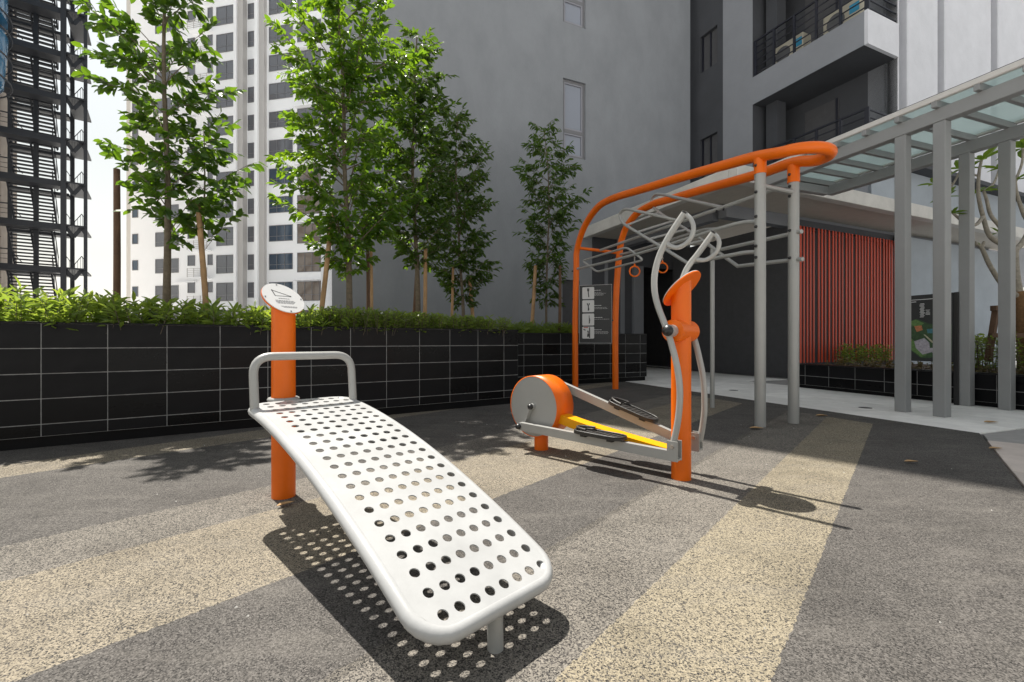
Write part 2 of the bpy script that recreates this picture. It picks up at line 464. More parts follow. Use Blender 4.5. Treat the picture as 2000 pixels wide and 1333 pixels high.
# ================================================================== SETTING
g = MB().add([(-500, -500, 0), (500, -500, 0), (500, 500, 0), (-500, 500, 0)], [(0, 1, 2, 3)])
for i in range(4): g.v[i] = (g.v[i][0], g.v[i][1], -.06)
g.build('ground', M['ground'], kind='structure', label='grey concrete ground reaching far beyond the play area')
MB().prism([(-9, -3, -.04), (-1.95, -3, -.04), (4.26, 4.107, -.04), (2.1, 10.0, -.04), (-1.5, 9.2, -.04), (-9, 4.0, -.04)], (0, 0, .04)).build(
    'play_surface', M['rubber'], kind='structure', label='striped grey and beige granulated rubber play surface')

# path frame (20 degrees)
U2 = V(math.cos(R(20)), math.sin(R(20)), 0); W2 = V(-U2.y, U2.x, 0)
def A2(a, b, z=0): return U2 * a + W2 * b + V(0, 0, z)
footpath = MB().prism([A2(5.412, -6, -.05), A2(14, -6, -.05), A2(14, 24, -.05), A2(5.412, 24, -.05)], (0, 0, .04)).build(
    'footpath', M['pathjoint'], kind='structure', label='pale concrete footpath beside the rubber play surface')
slab = MB().bbox((0, 0, -.0175), .596, .596, .035, b=.003).mesh('paver', M['path'])
nb = 0
for j in range(4, 26):
    for i in range(0, 6):
        a, b = 5.412 + .3 + i * .6, j * .6 + .3
        c = A2(a, b, .002)
        if a > 7.95 and b < 7: continue
        if c.y < .8: continue
        # leave the corner to the pink pavers
        inst('paver', slab, c, footpath, R(20) + random.choice((0, math.pi / 2, math.pi)))
# pink pavers laid on the stripes' slant
sd_ = V(.658, .753, 0); sn_ = V(.753, -.658, 0)
pk_base = MB().prism([sn_ * .51 + sd_ * -1 + V(0, 0, -.05), sn_ * 4.2 + sd_ * -1 + V(0, 0, -.05), A2(8.2, 2.385, -.05), A2(5.43, 2.385, -.05)], (0, 0, .043)).build(
    'paved_corner', M['pathjoint'], kind='structure', label='pinkish paving at the corner of the rubber surface')
pk = MB().bbox((0, 0, -.015), .394, .594, .03, b=.003).mesh('paver', M['pinkpaver'])
for i in range(8):
    for j in range(12):
        c = sn_ * (.515 + .2 + i * .4) + sd_ * (-.2 + j * .6 + (i % 2) * .3)
        if c.dot(W2) + .26 > 2.36 or c.dot(W2) < -2 or c.y < .5: continue
        inst('paver', pk, c + V(0, 0, .003), pk_base, math.atan2(sn_.y, sn_.x))

# ------------------------------------------------------------------ tiled planter walls
def tile_wall(name, o, d, t0, t1, top, rows, pitch, phase, label, thick=.14, toe=.09, group=None):
    """o, d: face line; rows: list of (z0, z1)"""
    d = Vector(d).normalized(); back = V(-d.y, d.x, 0)
    o = Vector(o)
    base = o + d * ((t0 + t1) / 2)
    th = thing(name, (base.x, base.y, 0), label, 'planter wall', group)
    mid = o + d * ((t0 + t1) / 2) + back * (thick / 2 + .0035)
    MB().box(mid + V(0, 0, (top - .012 + toe) / 2), t1 - t0 - .004, thick, top - .012 - toe, d).build('core', M['grout'], th)
    MB().box(mid + back * .02 + V(0, 0, toe / 2 - .005), t1 - t0 - .03, thick - .02, toe + .012, d).build('toe_kick', M['tile'], th)
    MB().bbox(mid + V(0, 0, top - .006), t1 - t0 + .004, thick + .028, .013, d, b=.003).build('coping', M['tile'], th)
    meshes = {}
    k0 = math.floor((t0 - phase) / pitch)
    k = k0
    while True:
        a, b = phase + k * pitch, phase + (k + 1) * pitch
        if a >= t1 - .01: break
        a2, b2 = max(a, t0), min(b, t1)
        k += 1
        if b2 - a2 < .02: continue
        for (z0, z1) in rows:
            key = (round(b2 - a2, 3), round(z1 - z0, 3))
            if key not in meshes:
                meshes[key] = MB().bbox((0, 0, 0), key[0] - .0068, .014, key[1] - .0068, b=.0015).mesh('tile', M['tile'])
            c = o + d * ((a2 + b2) / 2) + back * random.uniform(.0065, .008) + V(0, 0, (z0 + z1) / 2)
            inst('tile', meshes[key], c, th, math.atan2(d.y, d.x))
    return th
O1 = V(-3.699, 3.538, 0); D1 = V(.830, .5576, 0).normalized(); B1 = V(-D1.y, D1.x, 0)
rows1 = [(.185, .385), (.385, .583), (.583, .782), (.782, .981), (.088, .185)]
tile_wall('planter_wall', O1, D1, -2.36, 4.556, .992, rows1, .3936, 0.0, 'long black tiled planter wall behind the perforated bench', toe=.088)
e1 = O1 + D1 * 4.556
# return of the first wall, running back to the second
tile_wall('planter_wall', e1 + B1 * .16, B1, 0, 2.2, .992, rows1, .3936, 0, 'short return of the black tiled planter wall', toe=.088)
O2 = V(.112, 8.19, 0); D2 = V(2.748, 1.38, 0).normalized(); B2 = V(-D2.y, D2.x, 0)
tile_wall('planter_wall', O2, D2, -1.2, 3.08, .992, rows1, .397, .12, 'farther black tiled planter wall behind the orange posts', toe=.088)
tile_wall('planter_wall', O2 + D2 * 3.08 + B2 * .16, B2, 0, 2.6, .992, rows1, .397, 0, 'end of the farther planter wall turning to the grey tower', toe=.088)
# right low planter along the path, face at a=7.64 (seen from the left side: direction -W2 so that 'back' points away)
rows3 = [(.22, .42), (.04, .22)]
tile_wall('planter_wall', A2(7.64, 5.9), -W2, 0, 6.2, .43, [(.222, .418), (.06, .222)], .42, .15, 'low black tiled planter wall beside the pergola posts', toe=.06)
soil = MB().prism([(-7, 1.8, .5), (.02, 6.25, .5), (-1.0, 7.75, .5), (.0, 8.3, .5), (2.75, 9.75, .5), (1.95, 11.6, .5), (1.9, 12.1, .5), (-4.0, 9.6, .5), (-9, 9.0, .5)], (0, 0, .40)).build(
    'planting_soil', M['soil'], kind='structure', label='dark soil filling the raised planter')
soil2 = MB().prism([A2(7.8, -.2, .05), A2(11, -.2, .05), A2(11, 6.0, .05), A2(7.8, 5.88, .05)], (0, 0, .32)).build(
    'planting_soil', M['soil'], kind='structure', label='soil of the low planter by the path')

# ------------------------------------------------------------------ grey tower, right building, canopy
def wall_sheet(mb, o, d, n_in, us, zs, openings, depth):
    """front sheet with rectangular openings (u0,u1,z0,z1) and reveals of the given depth"""
    us = sorted(set([round(u, 4) for u in us] + [round(v, 4) for op in openings for v in op[:2]]))
    zs = sorted(set([round(z, 4) for z in zs] + [round(v, 4) for op in openings for v in op[2:4]]))
    pt = lambda u, z, k=0: o + d * u + n_in * k + V(0, 0, z)
    for i in range(len(us) - 1):
        for j in range(len(zs) - 1):
            um, zm = (us[i] + us[i + 1]) / 2, (zs[j] + zs[j + 1]) / 2
            if any(a < um < b and c < zm < e for a, b, c, e in openings): continue
            mb.add([pt(us[i], zs[j]), pt(us[i + 1], zs[j]), pt(us[i + 1], zs[j + 1]), pt(us[i], zs[j + 1])], [(0, 1, 2, 3)])
    for a, b, c, e in openings:
        for p, q in (((a, c), (b, c)), ((b, c), (b, e)), ((b, e), (a, e)), ((a, e), (a, c))):
            mb.add([pt(*p), pt(*p, depth), pt(*q, depth), pt(*q)], [(0, 1, 2, 3)])
    return mb
TH = R(24)
U = V(math.cos(TH), math.sin(TH), 0); Wd = V(-U.y, U.x, 0)
CC = V(3.9, 7.79, 0)
def B(p, q, z=0): return CC + U * p + Wd * q + V(0, 0, z)
TQ = 4.86                       # tower wall plane
O_T = V(1.36, 12.0, 0)          # t=0 at pixel column 1100
def Tw(t, z=0, k=0): return O_T + U * t + Wd * k + V(0, 0, z)
tl, trr, TOPZ = -5.72, 4.5, 46
tower = thing('grey_tower', Tw(-.6), 'tall grey rendered tower wall behind the slender trees', 'building')
ops = [(0, .71, 5.78, 7.86), (0, .71, 9.35, 11.4), (-.02, .52, .05, 2.48), (2.64, 4.38, -.02, 2.98)]
TD = .92                        # the ground floor gets a darker tone from here on
mb = wall_sheet(MB(), O_T, U, Wd, [tl, trr], [-.05, TOPZ], ops, .16)
mb.f = [f for f in mb.f]
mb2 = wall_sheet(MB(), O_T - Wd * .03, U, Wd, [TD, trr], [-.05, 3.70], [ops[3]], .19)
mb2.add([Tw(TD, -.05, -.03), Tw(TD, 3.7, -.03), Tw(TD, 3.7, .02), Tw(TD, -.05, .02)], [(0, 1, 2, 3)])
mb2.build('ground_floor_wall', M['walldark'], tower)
pl_ = MB()
for tt, ww in ((1.35, .1), (1.9, .14)): pl_.box(Tw(tt, 1.5, -.045), ww, .05, 3.0, U)
pl_.build('door_frame', M['wallmid'], tower)
MB().bbox(Tw(2.42, 1.5, -.08), .34, .12, 2.98, U, b=.008).build('pilaster', M['wallmid'], tower)
# sides, back and top
for a, b in ((Tw(tl), Tw(tl, 0, 12)), (Tw(tl, 0, 12), Tw(trr, 0, 12)), (Tw(trr, 0, 12), Tw(trr))):
    mb.add([a, a + V(0, 0, TOPZ), b + V(0, 0, TOPZ), b], [(0, 1, 2, 3)])
mb.add([Tw(tl, TOPZ), Tw(trr, TOPZ), Tw(trr, TOPZ, 12), Tw(tl, TOPZ, 12)], [(0, 1, 2, 3)])
mb.build('wall', M['wallgrey'], tower)
for (a, b, c, e) in ops[:2]:
    cz = c + (e - c) * .34
    fr = MB()
    k = .09
    fr.box(Tw((a + b) / 2, c + .03, k), b - a - .004, .06, .06, U).box(Tw((a + b) / 2, e - .03, k), b - a - .004, .06, .06, U)
    fr.box(Tw(a + .03, (c + e) / 2, k), .06, .055, e - c - .124, U).box(Tw(b - .03, (c + e) / 2, k), .06, .055, e - c - .124, U)
    fr.box(Tw((a + b) / 2, cz, k), b - a - .124, .065, .09, U)
    wn = fr.build('window', M['winframe'], tower)
    for z0, z1 in ((c + .06, cz - .045), (cz + .045, e - .06)):
        MB().box(Tw((a + b) / 2, (z0 + z1) / 2, k + .01), b - a - .125, .012, z1 - z0 - .002, U).build('pane', M['glass_wall'], wn)
        sf = MB()
        for zz in (z0 + .022, z1 - .022): sf.box(Tw((a + b) / 2, zz, k - .012), b - a - .13, .03, .04, U)
        for uu in (a + .084, b - .084): sf.box(Tw(uu, (z0 + z1) / 2, k - .012), .04, .03, z1 - z0 - .09, U)
        sf.build('sash', M['sashgrey'], wn)
MB().box(Tw(.25, 1.26, .12), .53, .05, 2.42, U).build('door', M['voidwall'], tower)
# dark lobby behind the tower opening
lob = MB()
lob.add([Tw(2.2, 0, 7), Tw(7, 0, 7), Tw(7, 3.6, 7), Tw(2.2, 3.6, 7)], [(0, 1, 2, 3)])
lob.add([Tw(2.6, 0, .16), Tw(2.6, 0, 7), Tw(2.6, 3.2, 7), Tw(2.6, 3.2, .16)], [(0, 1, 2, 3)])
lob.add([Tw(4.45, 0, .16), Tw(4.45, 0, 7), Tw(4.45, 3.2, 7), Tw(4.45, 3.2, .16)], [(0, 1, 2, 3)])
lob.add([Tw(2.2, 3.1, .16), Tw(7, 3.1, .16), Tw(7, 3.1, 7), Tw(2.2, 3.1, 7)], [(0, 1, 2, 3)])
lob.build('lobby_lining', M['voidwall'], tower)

# right hand building -------------------------------------------------
bld = thing('balcony_building', B(4.3, 2), 'charcoal apartment block with balconies and white ribbed end wall', 'building')
PF, PB, QN = 4.30, 5.49, .265
mbb = MB()
o_f = B(PF, 5.4); dF = -Wd       # runs towards the camera; n_in = U
Lf = 5.4 - QN
winops = []
for y0, y1 in ((50, 146), (255, 360)):
    a = onplane(B(PF, 0), Wd, 1367, y1); b = onplane(B(PF, 0), Wd, 1401, y0)
    qa = (a - CC).dot(Wd); qb = (b - CC).dot(Wd)
    z0 = onplane(B(PF, 0), Wd, 1367, y1).z; z1 = onplane(B(PF, 0), Wd, 1367, 75 if y0 == 50 else 275).z
    winops.append((5.4 - qa, 5.4 - qb, z0, z1))
zsl0 = onplane(B(PF, 0), Wd, 1695, 85).z; zsl1 = onplane(B(PF, 0), Wd, 1695, 18).z
q1470 = (onplane(B(PF, 0), Wd, 1470, 100) - CC).dot(Wd)
STO = 3.1
recess = []
zlist = []
for k in range(-1, 9):
    zb = zsl1 + STO * k; zt = zsl0 + STO * (k + 1)
    if zb < 3.93: zb = 3.93
    recess.append((5.4 - q1470, Lf + .0, zb, zt))
win_all = winops + [(a, b, c + STO * k, e + STO * k) for a, b, c, e in winops[:1] for k in (1, 2, 3)]
q1411 = (onplane(B(PF, 0), Wd, 1412, 100) - CC).dot(Wd)
wall_sheet(mbb, o_f, dF, U, [5.4 - q1411, Lf], [3.93, TOPZ], recess, .0)
mbb.build('facade', M['fascia_grey'], bld)
wall_sheet(MB(), o_f, dF, U, [0, 5.4 - q1411 - .0005], [3.93, TOPZ], win_all, .0).build('facade', M['walldark'], bld)  # facade strip beside the tower in a darker tone
for a, b, c, e in win_all:
    wn = MB().box(o_f + dF * ((a + b) / 2) + U * .13 + V(0, 0, (c + e) / 2), b - a + .002, .03, e - c + .002, Wd).build('window', M['voidwall'], bld)
    fr = MB()
    for uu in (a + .03, (a + b) / 2, b - .03): fr.box(o_f + dF * uu + U * .1 + V(0, 0, (c + e) / 2), .05, .03, e - c - .004, Wd)
    fr.build('frame', M['navy'], wn)
    rv = MB()
    pt = lambda u, z, k=0: o_f + dF * u + U * k + V(0, 0, z)
    for p, q in (((a, c), (b, c)), ((b, c), (b, e)), ((b, e), (a, e)), ((a, e), (a, c))):
        rv.add([pt(*p), pt(*p, .15), pt(*q, .15), pt(*q)], [(0, 1, 2, 3)])
    rv.build('reveal', M['walldark'], wn)
# balcony boxes
for k, (a, b, zb, zt) in enumerate(recess):
    if zb > 16: break
    c0 = B(PF, q1470); 
    m_ = MB()
    # back wall with a door opening, side wall and floor / ceiling
    qs = [q1470, QN]
    m_.add([B(PB, q1470, zb - .05), B(PB, QN + .02, zb - .05), B(PB, QN + .02, zt + .002), B(PB, q1470, zt + .002)], [(0, 1, 2, 3)])
    m_.add([B(PF, q1470, zb), B(PB, q1470, zb), B(PB, q1470, zt), B(PF, q1470, zt)], [(0, 1, 2, 3)])
    m_.box(B((PF + PB) / 2 + .01, (q1470 + QN) / 2, zt + .09), q1470 - QN - .012, PB - PF - .02, .18, Wd)
    m_.box(B(PF + .55, q1470 - .28, (zb + zt) / 2), .32, .35, zt - zb, Wd)
    m_.build('balcony_recess', M['walldark'], bld)
    # slab fascia end (pale on the short side)
    if k > 0:
        MB().box(B((PF + PB) / 2 + .001, QN + .03, (zsl0 + zsl1) / 2 + STO * (k - 1)), PB - PF + .004, .07, zsl1 - zsl0 + .008, U).build('balcony_end', M['wallwhite'], bld)
    dr = MB().box(B(PB - .02, 1.95, zb + 1.0), .85, .03, 2.1, Wd).build('balcony_door', M['voidwall'], bld)
    MB().box(B(PB - .045, 1.95 - .39, zb + 1.0), .05, .02, 2.1, Wd).build('frame', M['navy'], dr)
    if True:
        rl = MB()
        zc = zb if k > 0 else zsl1 - STO
        for i in range(6):
            zz = zc + .10 + i * .175
            rl.box(B(PF + .06, (q1470 + QN) / 2 - .02, zz), q1470 - QN - .06, .022 if i < 5 else .04, .022 if i < 5 else .04, Wd)
            rl.box(B((PF + PB) / 2 + .05, QN + .05, zz), PB - PF - .08, .022, .022 if i < 5 else .04, U)
        for j in range(6):
            qq = q1470 - .04 - (q1470 - QN - .08) * j / 5
            rl.box(B(PF + .06, qq, zc + .49), .05 if j not in (0, 5) else .09, .05, 1.0, Wd)
        rl.build('railing', M['navy'], bld)
# end of the darker strip by the tower: nothing but a return wall
MB().add([B(PF + .02, 5.4, 3.93), B(PF + 4, 5.4, 3.93), B(PF + 4, 5.4, TOPZ), B(PF + .02, 5.4, TOPZ)], [(0, 1, 2, 3)]).build('return_wall', M['walldark'], bld)
# white ribbed end wall with grooves
groove_px = [(1757, 1773), (1832, 1846), (1936, 1950)]
gt = [((onplane(B(PB, QN), U, a, 300) - B(PB, QN)).dot(U), (onplane(B(PB, QN), U, b, 300) - B(PB, QN)).dot(U)) for a, b in groove_px]
g4 = gt[-1][1]
step = gt[2][0] - gt[1][0]
for i in range(1, 9): gt.append((gt[2][0] + step * i, gt[2][1] + step * i))
WB = 4.95
prev = .0
for i, (a, b) in enumerate(gt):
    if a - prev > .01:
        MB().bbox(B(PB, QN + .15) + U * ((prev + a) / 2) + V(0, 0, (WB + TOPZ) / 2), a - prev, .3, TOPZ - WB, U, b=.02).build('wall_panel', M['wallwhite'], bld)
    prev = b
MB().box(B(PB, QN + .42) + U * 7 + V(0, 0, (WB + TOPZ) / 2), 14, .4, TOPZ - WB - .02, U).build('groove_backing', M['wallmid'], bld)
MB().box(B(PB, QN + .06) + U * 7.0 + V(0, 0, WB - .06), 14.0, .46, .1, U).build('ledge', M['walldark'], bld)
MB().box(B(PB, QN + .28) + U * 6.6 + V(0, 0, (3.85 + WB - .11) / 2), 14.8, .3, WB - .11 - 3.85, U).build('lower_wall', M['wallblue'], bld)
MB().box(B(PF + 6, 5.4 + .3, 3.85 + 21), 14, 4.0, 42, U, None).build('core_mass', M['walldark'], bld) if False else None
tpc = MB().add([B(PF, 5.4, TOPZ), B(PF, QN, TOPZ), B(PB + 14, QN, TOPZ), B(PB + 14, 5.4, TOPZ)], [(0, 1, 2, 3)])
tpc.add([B(PB + 14, QN, 3), B(PB + 14, 8, 3), B(PB + 14, 8, TOPZ), B(PB + 14, QN, TOPZ)], [(0, 1, 2, 3)])
tpc.build('roof', M['wallmid'], bld)
# air conditioners on the upper balcony
def ac_unit(p, q, z, label):
    t = thing('air_conditioner', B(p, q, z), label, 'air conditioner', 'condensers on the upper balcony')
    MB().bbox(B(p, q, z + .30), .82, .32, .56, Wd, b=.015).build('case', M['ac'], t)
    MB().cyl(B(p - .16, q + .12, z + .3), B(p - .175, q + .12, z + .3), .2, 20).build('fan_grille', M['boxgrey'], t)
    MB().box(B(p - .165, q - .28, z + .38), .2, .01, .2, Wd).build('sticker', M['acblue'], t)
    f = MB()
    for s_ in (-1, 1): f.box(B(p, q + s_ * .3, z + .01), .06, .3, .02, Wd)
    f.build('feet', M['boxgrey'], t)
zc = zsl1
ac_unit(PF + .42, 2.25, zc, 'cream condenser at the far end of the upper balcony')
ac_unit(PF + .42, .95, zc, 'cream condenser nearest the balcony corner')

# canopy --------------------------------------------------------------
ZC0, ZC1 = 3.63, 3.91
can = thing('entrance_canopy', B(2, 2), 'flat pale concrete canopy roof over the entrance', 'canopy')
c1 = MB().bbox(B(6.5, .09, (ZC0 + ZC1) / 2), 13.0, .18, ZC1 - ZC0, U, b=.008); c1.build('fascia', M['concrete'], can)
MB().bbox(B(.09, (TQ + .18) / 2 + .001, (ZC0 + ZC1) / 2), TQ - .19, .18, ZC1 - ZC0 - .002, Wd, b=.008).build('fascia', M['concrete'], can)
MB().box(B(6.6, TQ / 2 + .08, ZC1 - .07), 12.7, TQ - .22, .10, U).build('roof_slab', M['concrete'], can)
MB().box(B(6.6, .68, ZC0 + .06), 12.8, .98, .04, U).build('soffit', M['soffit'], can)
MB().box(B(.62, TQ / 2 + .55, ZC0 + .06), TQ - 1.3, .86, .04, Wd).build('soffit', M['soffit'], can)
MB().box(B(6.7, 1.27, ZC0 - .09), 11.2, .2, .26, U).build('beam', M['wallmid'], can)
MB().box(B(1.15, TQ / 2 + .7, ZC0 - .09), TQ - 1.6, .2, .26, Wd).build('beam', M['wallmid'], can)
MB().box(B(6.6, TQ / 2 + .62, ZC0 + .09), 10.7, TQ - 1.7, .03, U).build('ceiling', M['soffit'], can)
# walls under the canopy
ent = thing('entrance_wall', B(5, 1.1), 'blue grey wall under the canopy right of the red slats', 'wall')
SL0, SL1 = 3.175, 6.97
MB().box(B((SL1 + 13) / 2 + .03, 1.10, 1.78), 13 - SL1, .16, 3.56, U).build('wall', M['wallblue'], ent)
MB().box(B((SL0 + SL1) / 2, 1.12, 3.49), SL1 - SL0, .12, .14, U).build('lintel', M['walldark'], ent)
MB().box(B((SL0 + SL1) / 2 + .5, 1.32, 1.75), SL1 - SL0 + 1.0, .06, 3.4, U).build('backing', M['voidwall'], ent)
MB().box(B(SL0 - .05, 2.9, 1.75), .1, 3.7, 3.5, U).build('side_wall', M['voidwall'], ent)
scr = thing('slat_screen', B((SL0 + SL1) / 2, 1.05), 'screen of vertical red slats under the canopy', 'screen')
slm = MB().bbox((0, 0, 1.88), .052, .022, 3.06, b=.004).mesh('slat', M['red'])
p = SL0 + .05
gaps = [.116] * 4 + [.175] + [.12, .12, .15, .13, .12, .12, .13, .14, .12, .12, .155, .13, .12, .12, .12, .14, .12, .13, .12, .15, .12, .12, .12, .12]
sp = [p]
for gp in gaps:
    p += gp
    if p > SL1 - .03: break
    sp.append(p)
for p in sp: inst('slat', slm, B(p, 1.03 + random.uniform(-.004, .004)), scr, TH)
lamp = thing('bulkhead_light', B(6.98, .85, 3.4), 'small round unlit bulkhead lamp under the canopy by the red slats', 'lamp')
MB().cyl(B(6.98, .98, 3.42), B(6.98, .93, 3.42), .11, 20).build('lamp_base', M['boxgrey'], lamp)
MB().tube([B(6.98, .93, 3.42), B(6.98, .88, 3.42), B(6.98, .85, 3.42)], [.1, .085, .03], 20).build('diffuser', M['lampglass'], lamp)

# ------------------------------------------------------------------ pergola
per = thing('pergola', A2(6.9, 3), 'grey steel walkway pergola with frosted glass roof panels', 'pergola')
postm = MB().bbox((0, 0, 1.632), .115, .115, 3.262, b=.006).mesh('post', M['steelgrey'])
for a, b in ((6.19, 3.44), (6.19, 3.065), (7.55, 3.48), (7.55, 3.10), (6.19, -.6), (7.55, -.6)):
    inst('post', postm, A2(a, b), per, R(20))
for a, b1 in ((6.19, 5.32), (7.55, 5.25)):
    MB().bbox(A2(a, (b1 - 1.6) / 2, 3.34), b1 + 1.6, .12, .15, W2, b=.006).build('beam', M['steelgrey'], per)
MB().bbox(A2(6.87, 5.27, 3.335), 1.24, .10, .13, U2, b=.005).build('beam', M['steelgrey'], per)
pur = MB().bbox((0, 0, 0), 1.60, .05, .08, b=.004).mesh('purlin', M['steelgrey'])
stub = MB().bbox((0, 0, 0), .06, .06, .09, b=.003).mesh('stub', M['steelgrey'])
bs = [3.44 + .36 * k for k in range(-13, 6)]
for b in bs:
    inst('purlin', pur, A2(6.87, b, 3.456), per, R(20))
gl = MB().box((0, 0, 0), 1.50, .70, .012).mesh('glass_panel', M['roofglass'])
for k in range(-7, 3):
    inst('glass_panel', gl, A2(6.87, 3.44 + .72 * k + .36, 3.512), per, R(20))
for a in (6.09, 7.65):
    rr = MB().bbox(A2(a, 1.9, 3.512), 7.3, .05, .065, W2, b=.008)
    rr.build('edge_rail', M['railwhite'], per)
    MB().box(A2(a, 1.9, 3.551), 7.3, .012, .008, W2).build('seal', M['black'], per)
# ------------------------------------------------------------------ white apartment tower
WR = V(-24.6, 47.5, 0); WDI = V(.978, -.208, 0).normalized(); WIN = V(.208, .978, 0).normalized()
wt = thing('white_apartment_tower', WR + V(0, 0, -.05), 'white high rise apartment tower seen between the trees', 'building')
def tx(x): return (onplane(WR, WDI, x, 600) - WR).dot(WDI)
def Wt(t, z=0, k=0): return WR + WDI * t + WIN * k + V(0, 0, z)
HT = 48
def block(name, x0, x1, k, m, depth=6):
    t0, t1 = tx(x0), tx(x1)
    MB().box(Wt((t0 + t1) / 2, HT / 2, k + depth / 2), t1 - t0, depth, HT, WDI).build(name, m, wt)
block('wall', 255, 464, 0, M['white_tower']); block('side_bay', 238, 255.2, .5, M['beige_tower'])
block('fin', 463.8, 468.5, -.55, M['white_tower']); block('fin', 468.4, 479, -.35, M['greyfin'])
block('recessed_bay', 478.8, 505, .25, M['white_tower'])
block('fin', 504.8, 511, -.6, M['white_tower']); block('fin', 510.8, 521, -.4, M['greyfin'])
block('wall', 520.8, 700, 0, M['white_tower'])
cols = [(259, 270, 0, 1.15, 0, 'glass_blue_refl', 1), (304, 349, 0, 1.6, 0, 'glass_far', 2), (367, 381, 0, 1.15, .25, 'glass_far', 1), (406, 415.5, 0, 1.15, .25, 'glass_far', 1),
        (423, 462, 0, 2.0, .12, 'glass_far', 2), (481, 503.5, .25, 1.65, .1, 'glass_far', 2), (526, 572, 0, 1.7, .0, 'glass_blue_refl', 3), (581, 639, 0, 2.05, .0, 'glass_beige_refl', 4)]
cache = {}
for ci, (x0, x1, k, h, dz, gm, nm) in enumerate(cols):
    t0, t1 = tx(x0), tx(x1); wd = t1 - t0
    fm = MB()
    fm.box((0, -.01, h / 2 - .03), wd, .06, .06).box((0, -.01, -h / 2 + .03), wd, .06, .06)
    for i in range(nm + 1):
        fm.box((-wd / 2 + .03 + (wd - .06) * i / nm, -.012, 0), .05, .06, h - .122)
    if nm > 1: fm.box((0, -.008, -h * .18), wd - .1, .05, .05)
    fme = fm.mesh('window', M['winframe'])
    gmat = {}
    for n in range(-2, 12):
        mm = M['glass_far'] if n > 4 else M[gm]  # lower rows take the panes with painted reflections
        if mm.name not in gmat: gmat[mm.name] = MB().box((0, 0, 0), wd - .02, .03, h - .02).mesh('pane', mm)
        zc_ = 7.05 + 3.0 * n + dz - h / 2
        if n > 9 and ci == 0: continue
        wn = inst('window', fme, Wt((t0 + t1) / 2, zc_, k - .02), wt, math.atan2(WDI.y, WDI.x))
        inst('pane', gmat[mm.name], Wt((t0 + t1) / 2, zc_, k - .005), wn, 0)
# condenser ledges with railings and thin sun shades
t0, t1 = tx(376), tx(415)
for n in range(-1, 11):
    zz = 7.05 + 3.0 * n + 1.05 - .3
    lg = MB().box(Wt((t0 + t1) / 2, zz - 0.08, -.35), t1 - t0, .7, .12, WDI).build('condenser_ledge', M['white_tower'], wt)
    r_ = MB()
    for i in range(5): r_.box(Wt((t0 + t1) / 2, zz + .1 + i * .2, -.68), t1 - t0, .03, .035, WDI)
    for i in range(4): r_.box(Wt(t0 + .03 + (t1 - t0 - .06) * i / 3, zz + .47, -.68), .05, .05, .98, WDI)
    r_.build('railing', M['greyfin'], lg)
    if n % 2 == 0:
        MB().box(Wt(tx(610), 7.05 + 3.0 * n + .12, -.25), tx(642) - tx(578), .5, .12, WDI).build('sun_shade', M['white_tower'], wt)
        MB().box(Wt(tx(364), 7.05 + 3.0 * n + .2 + .1, -.2), tx(385) - tx(343), .4, .1, WDI).build('sun_shade', M['white_tower'], wt)

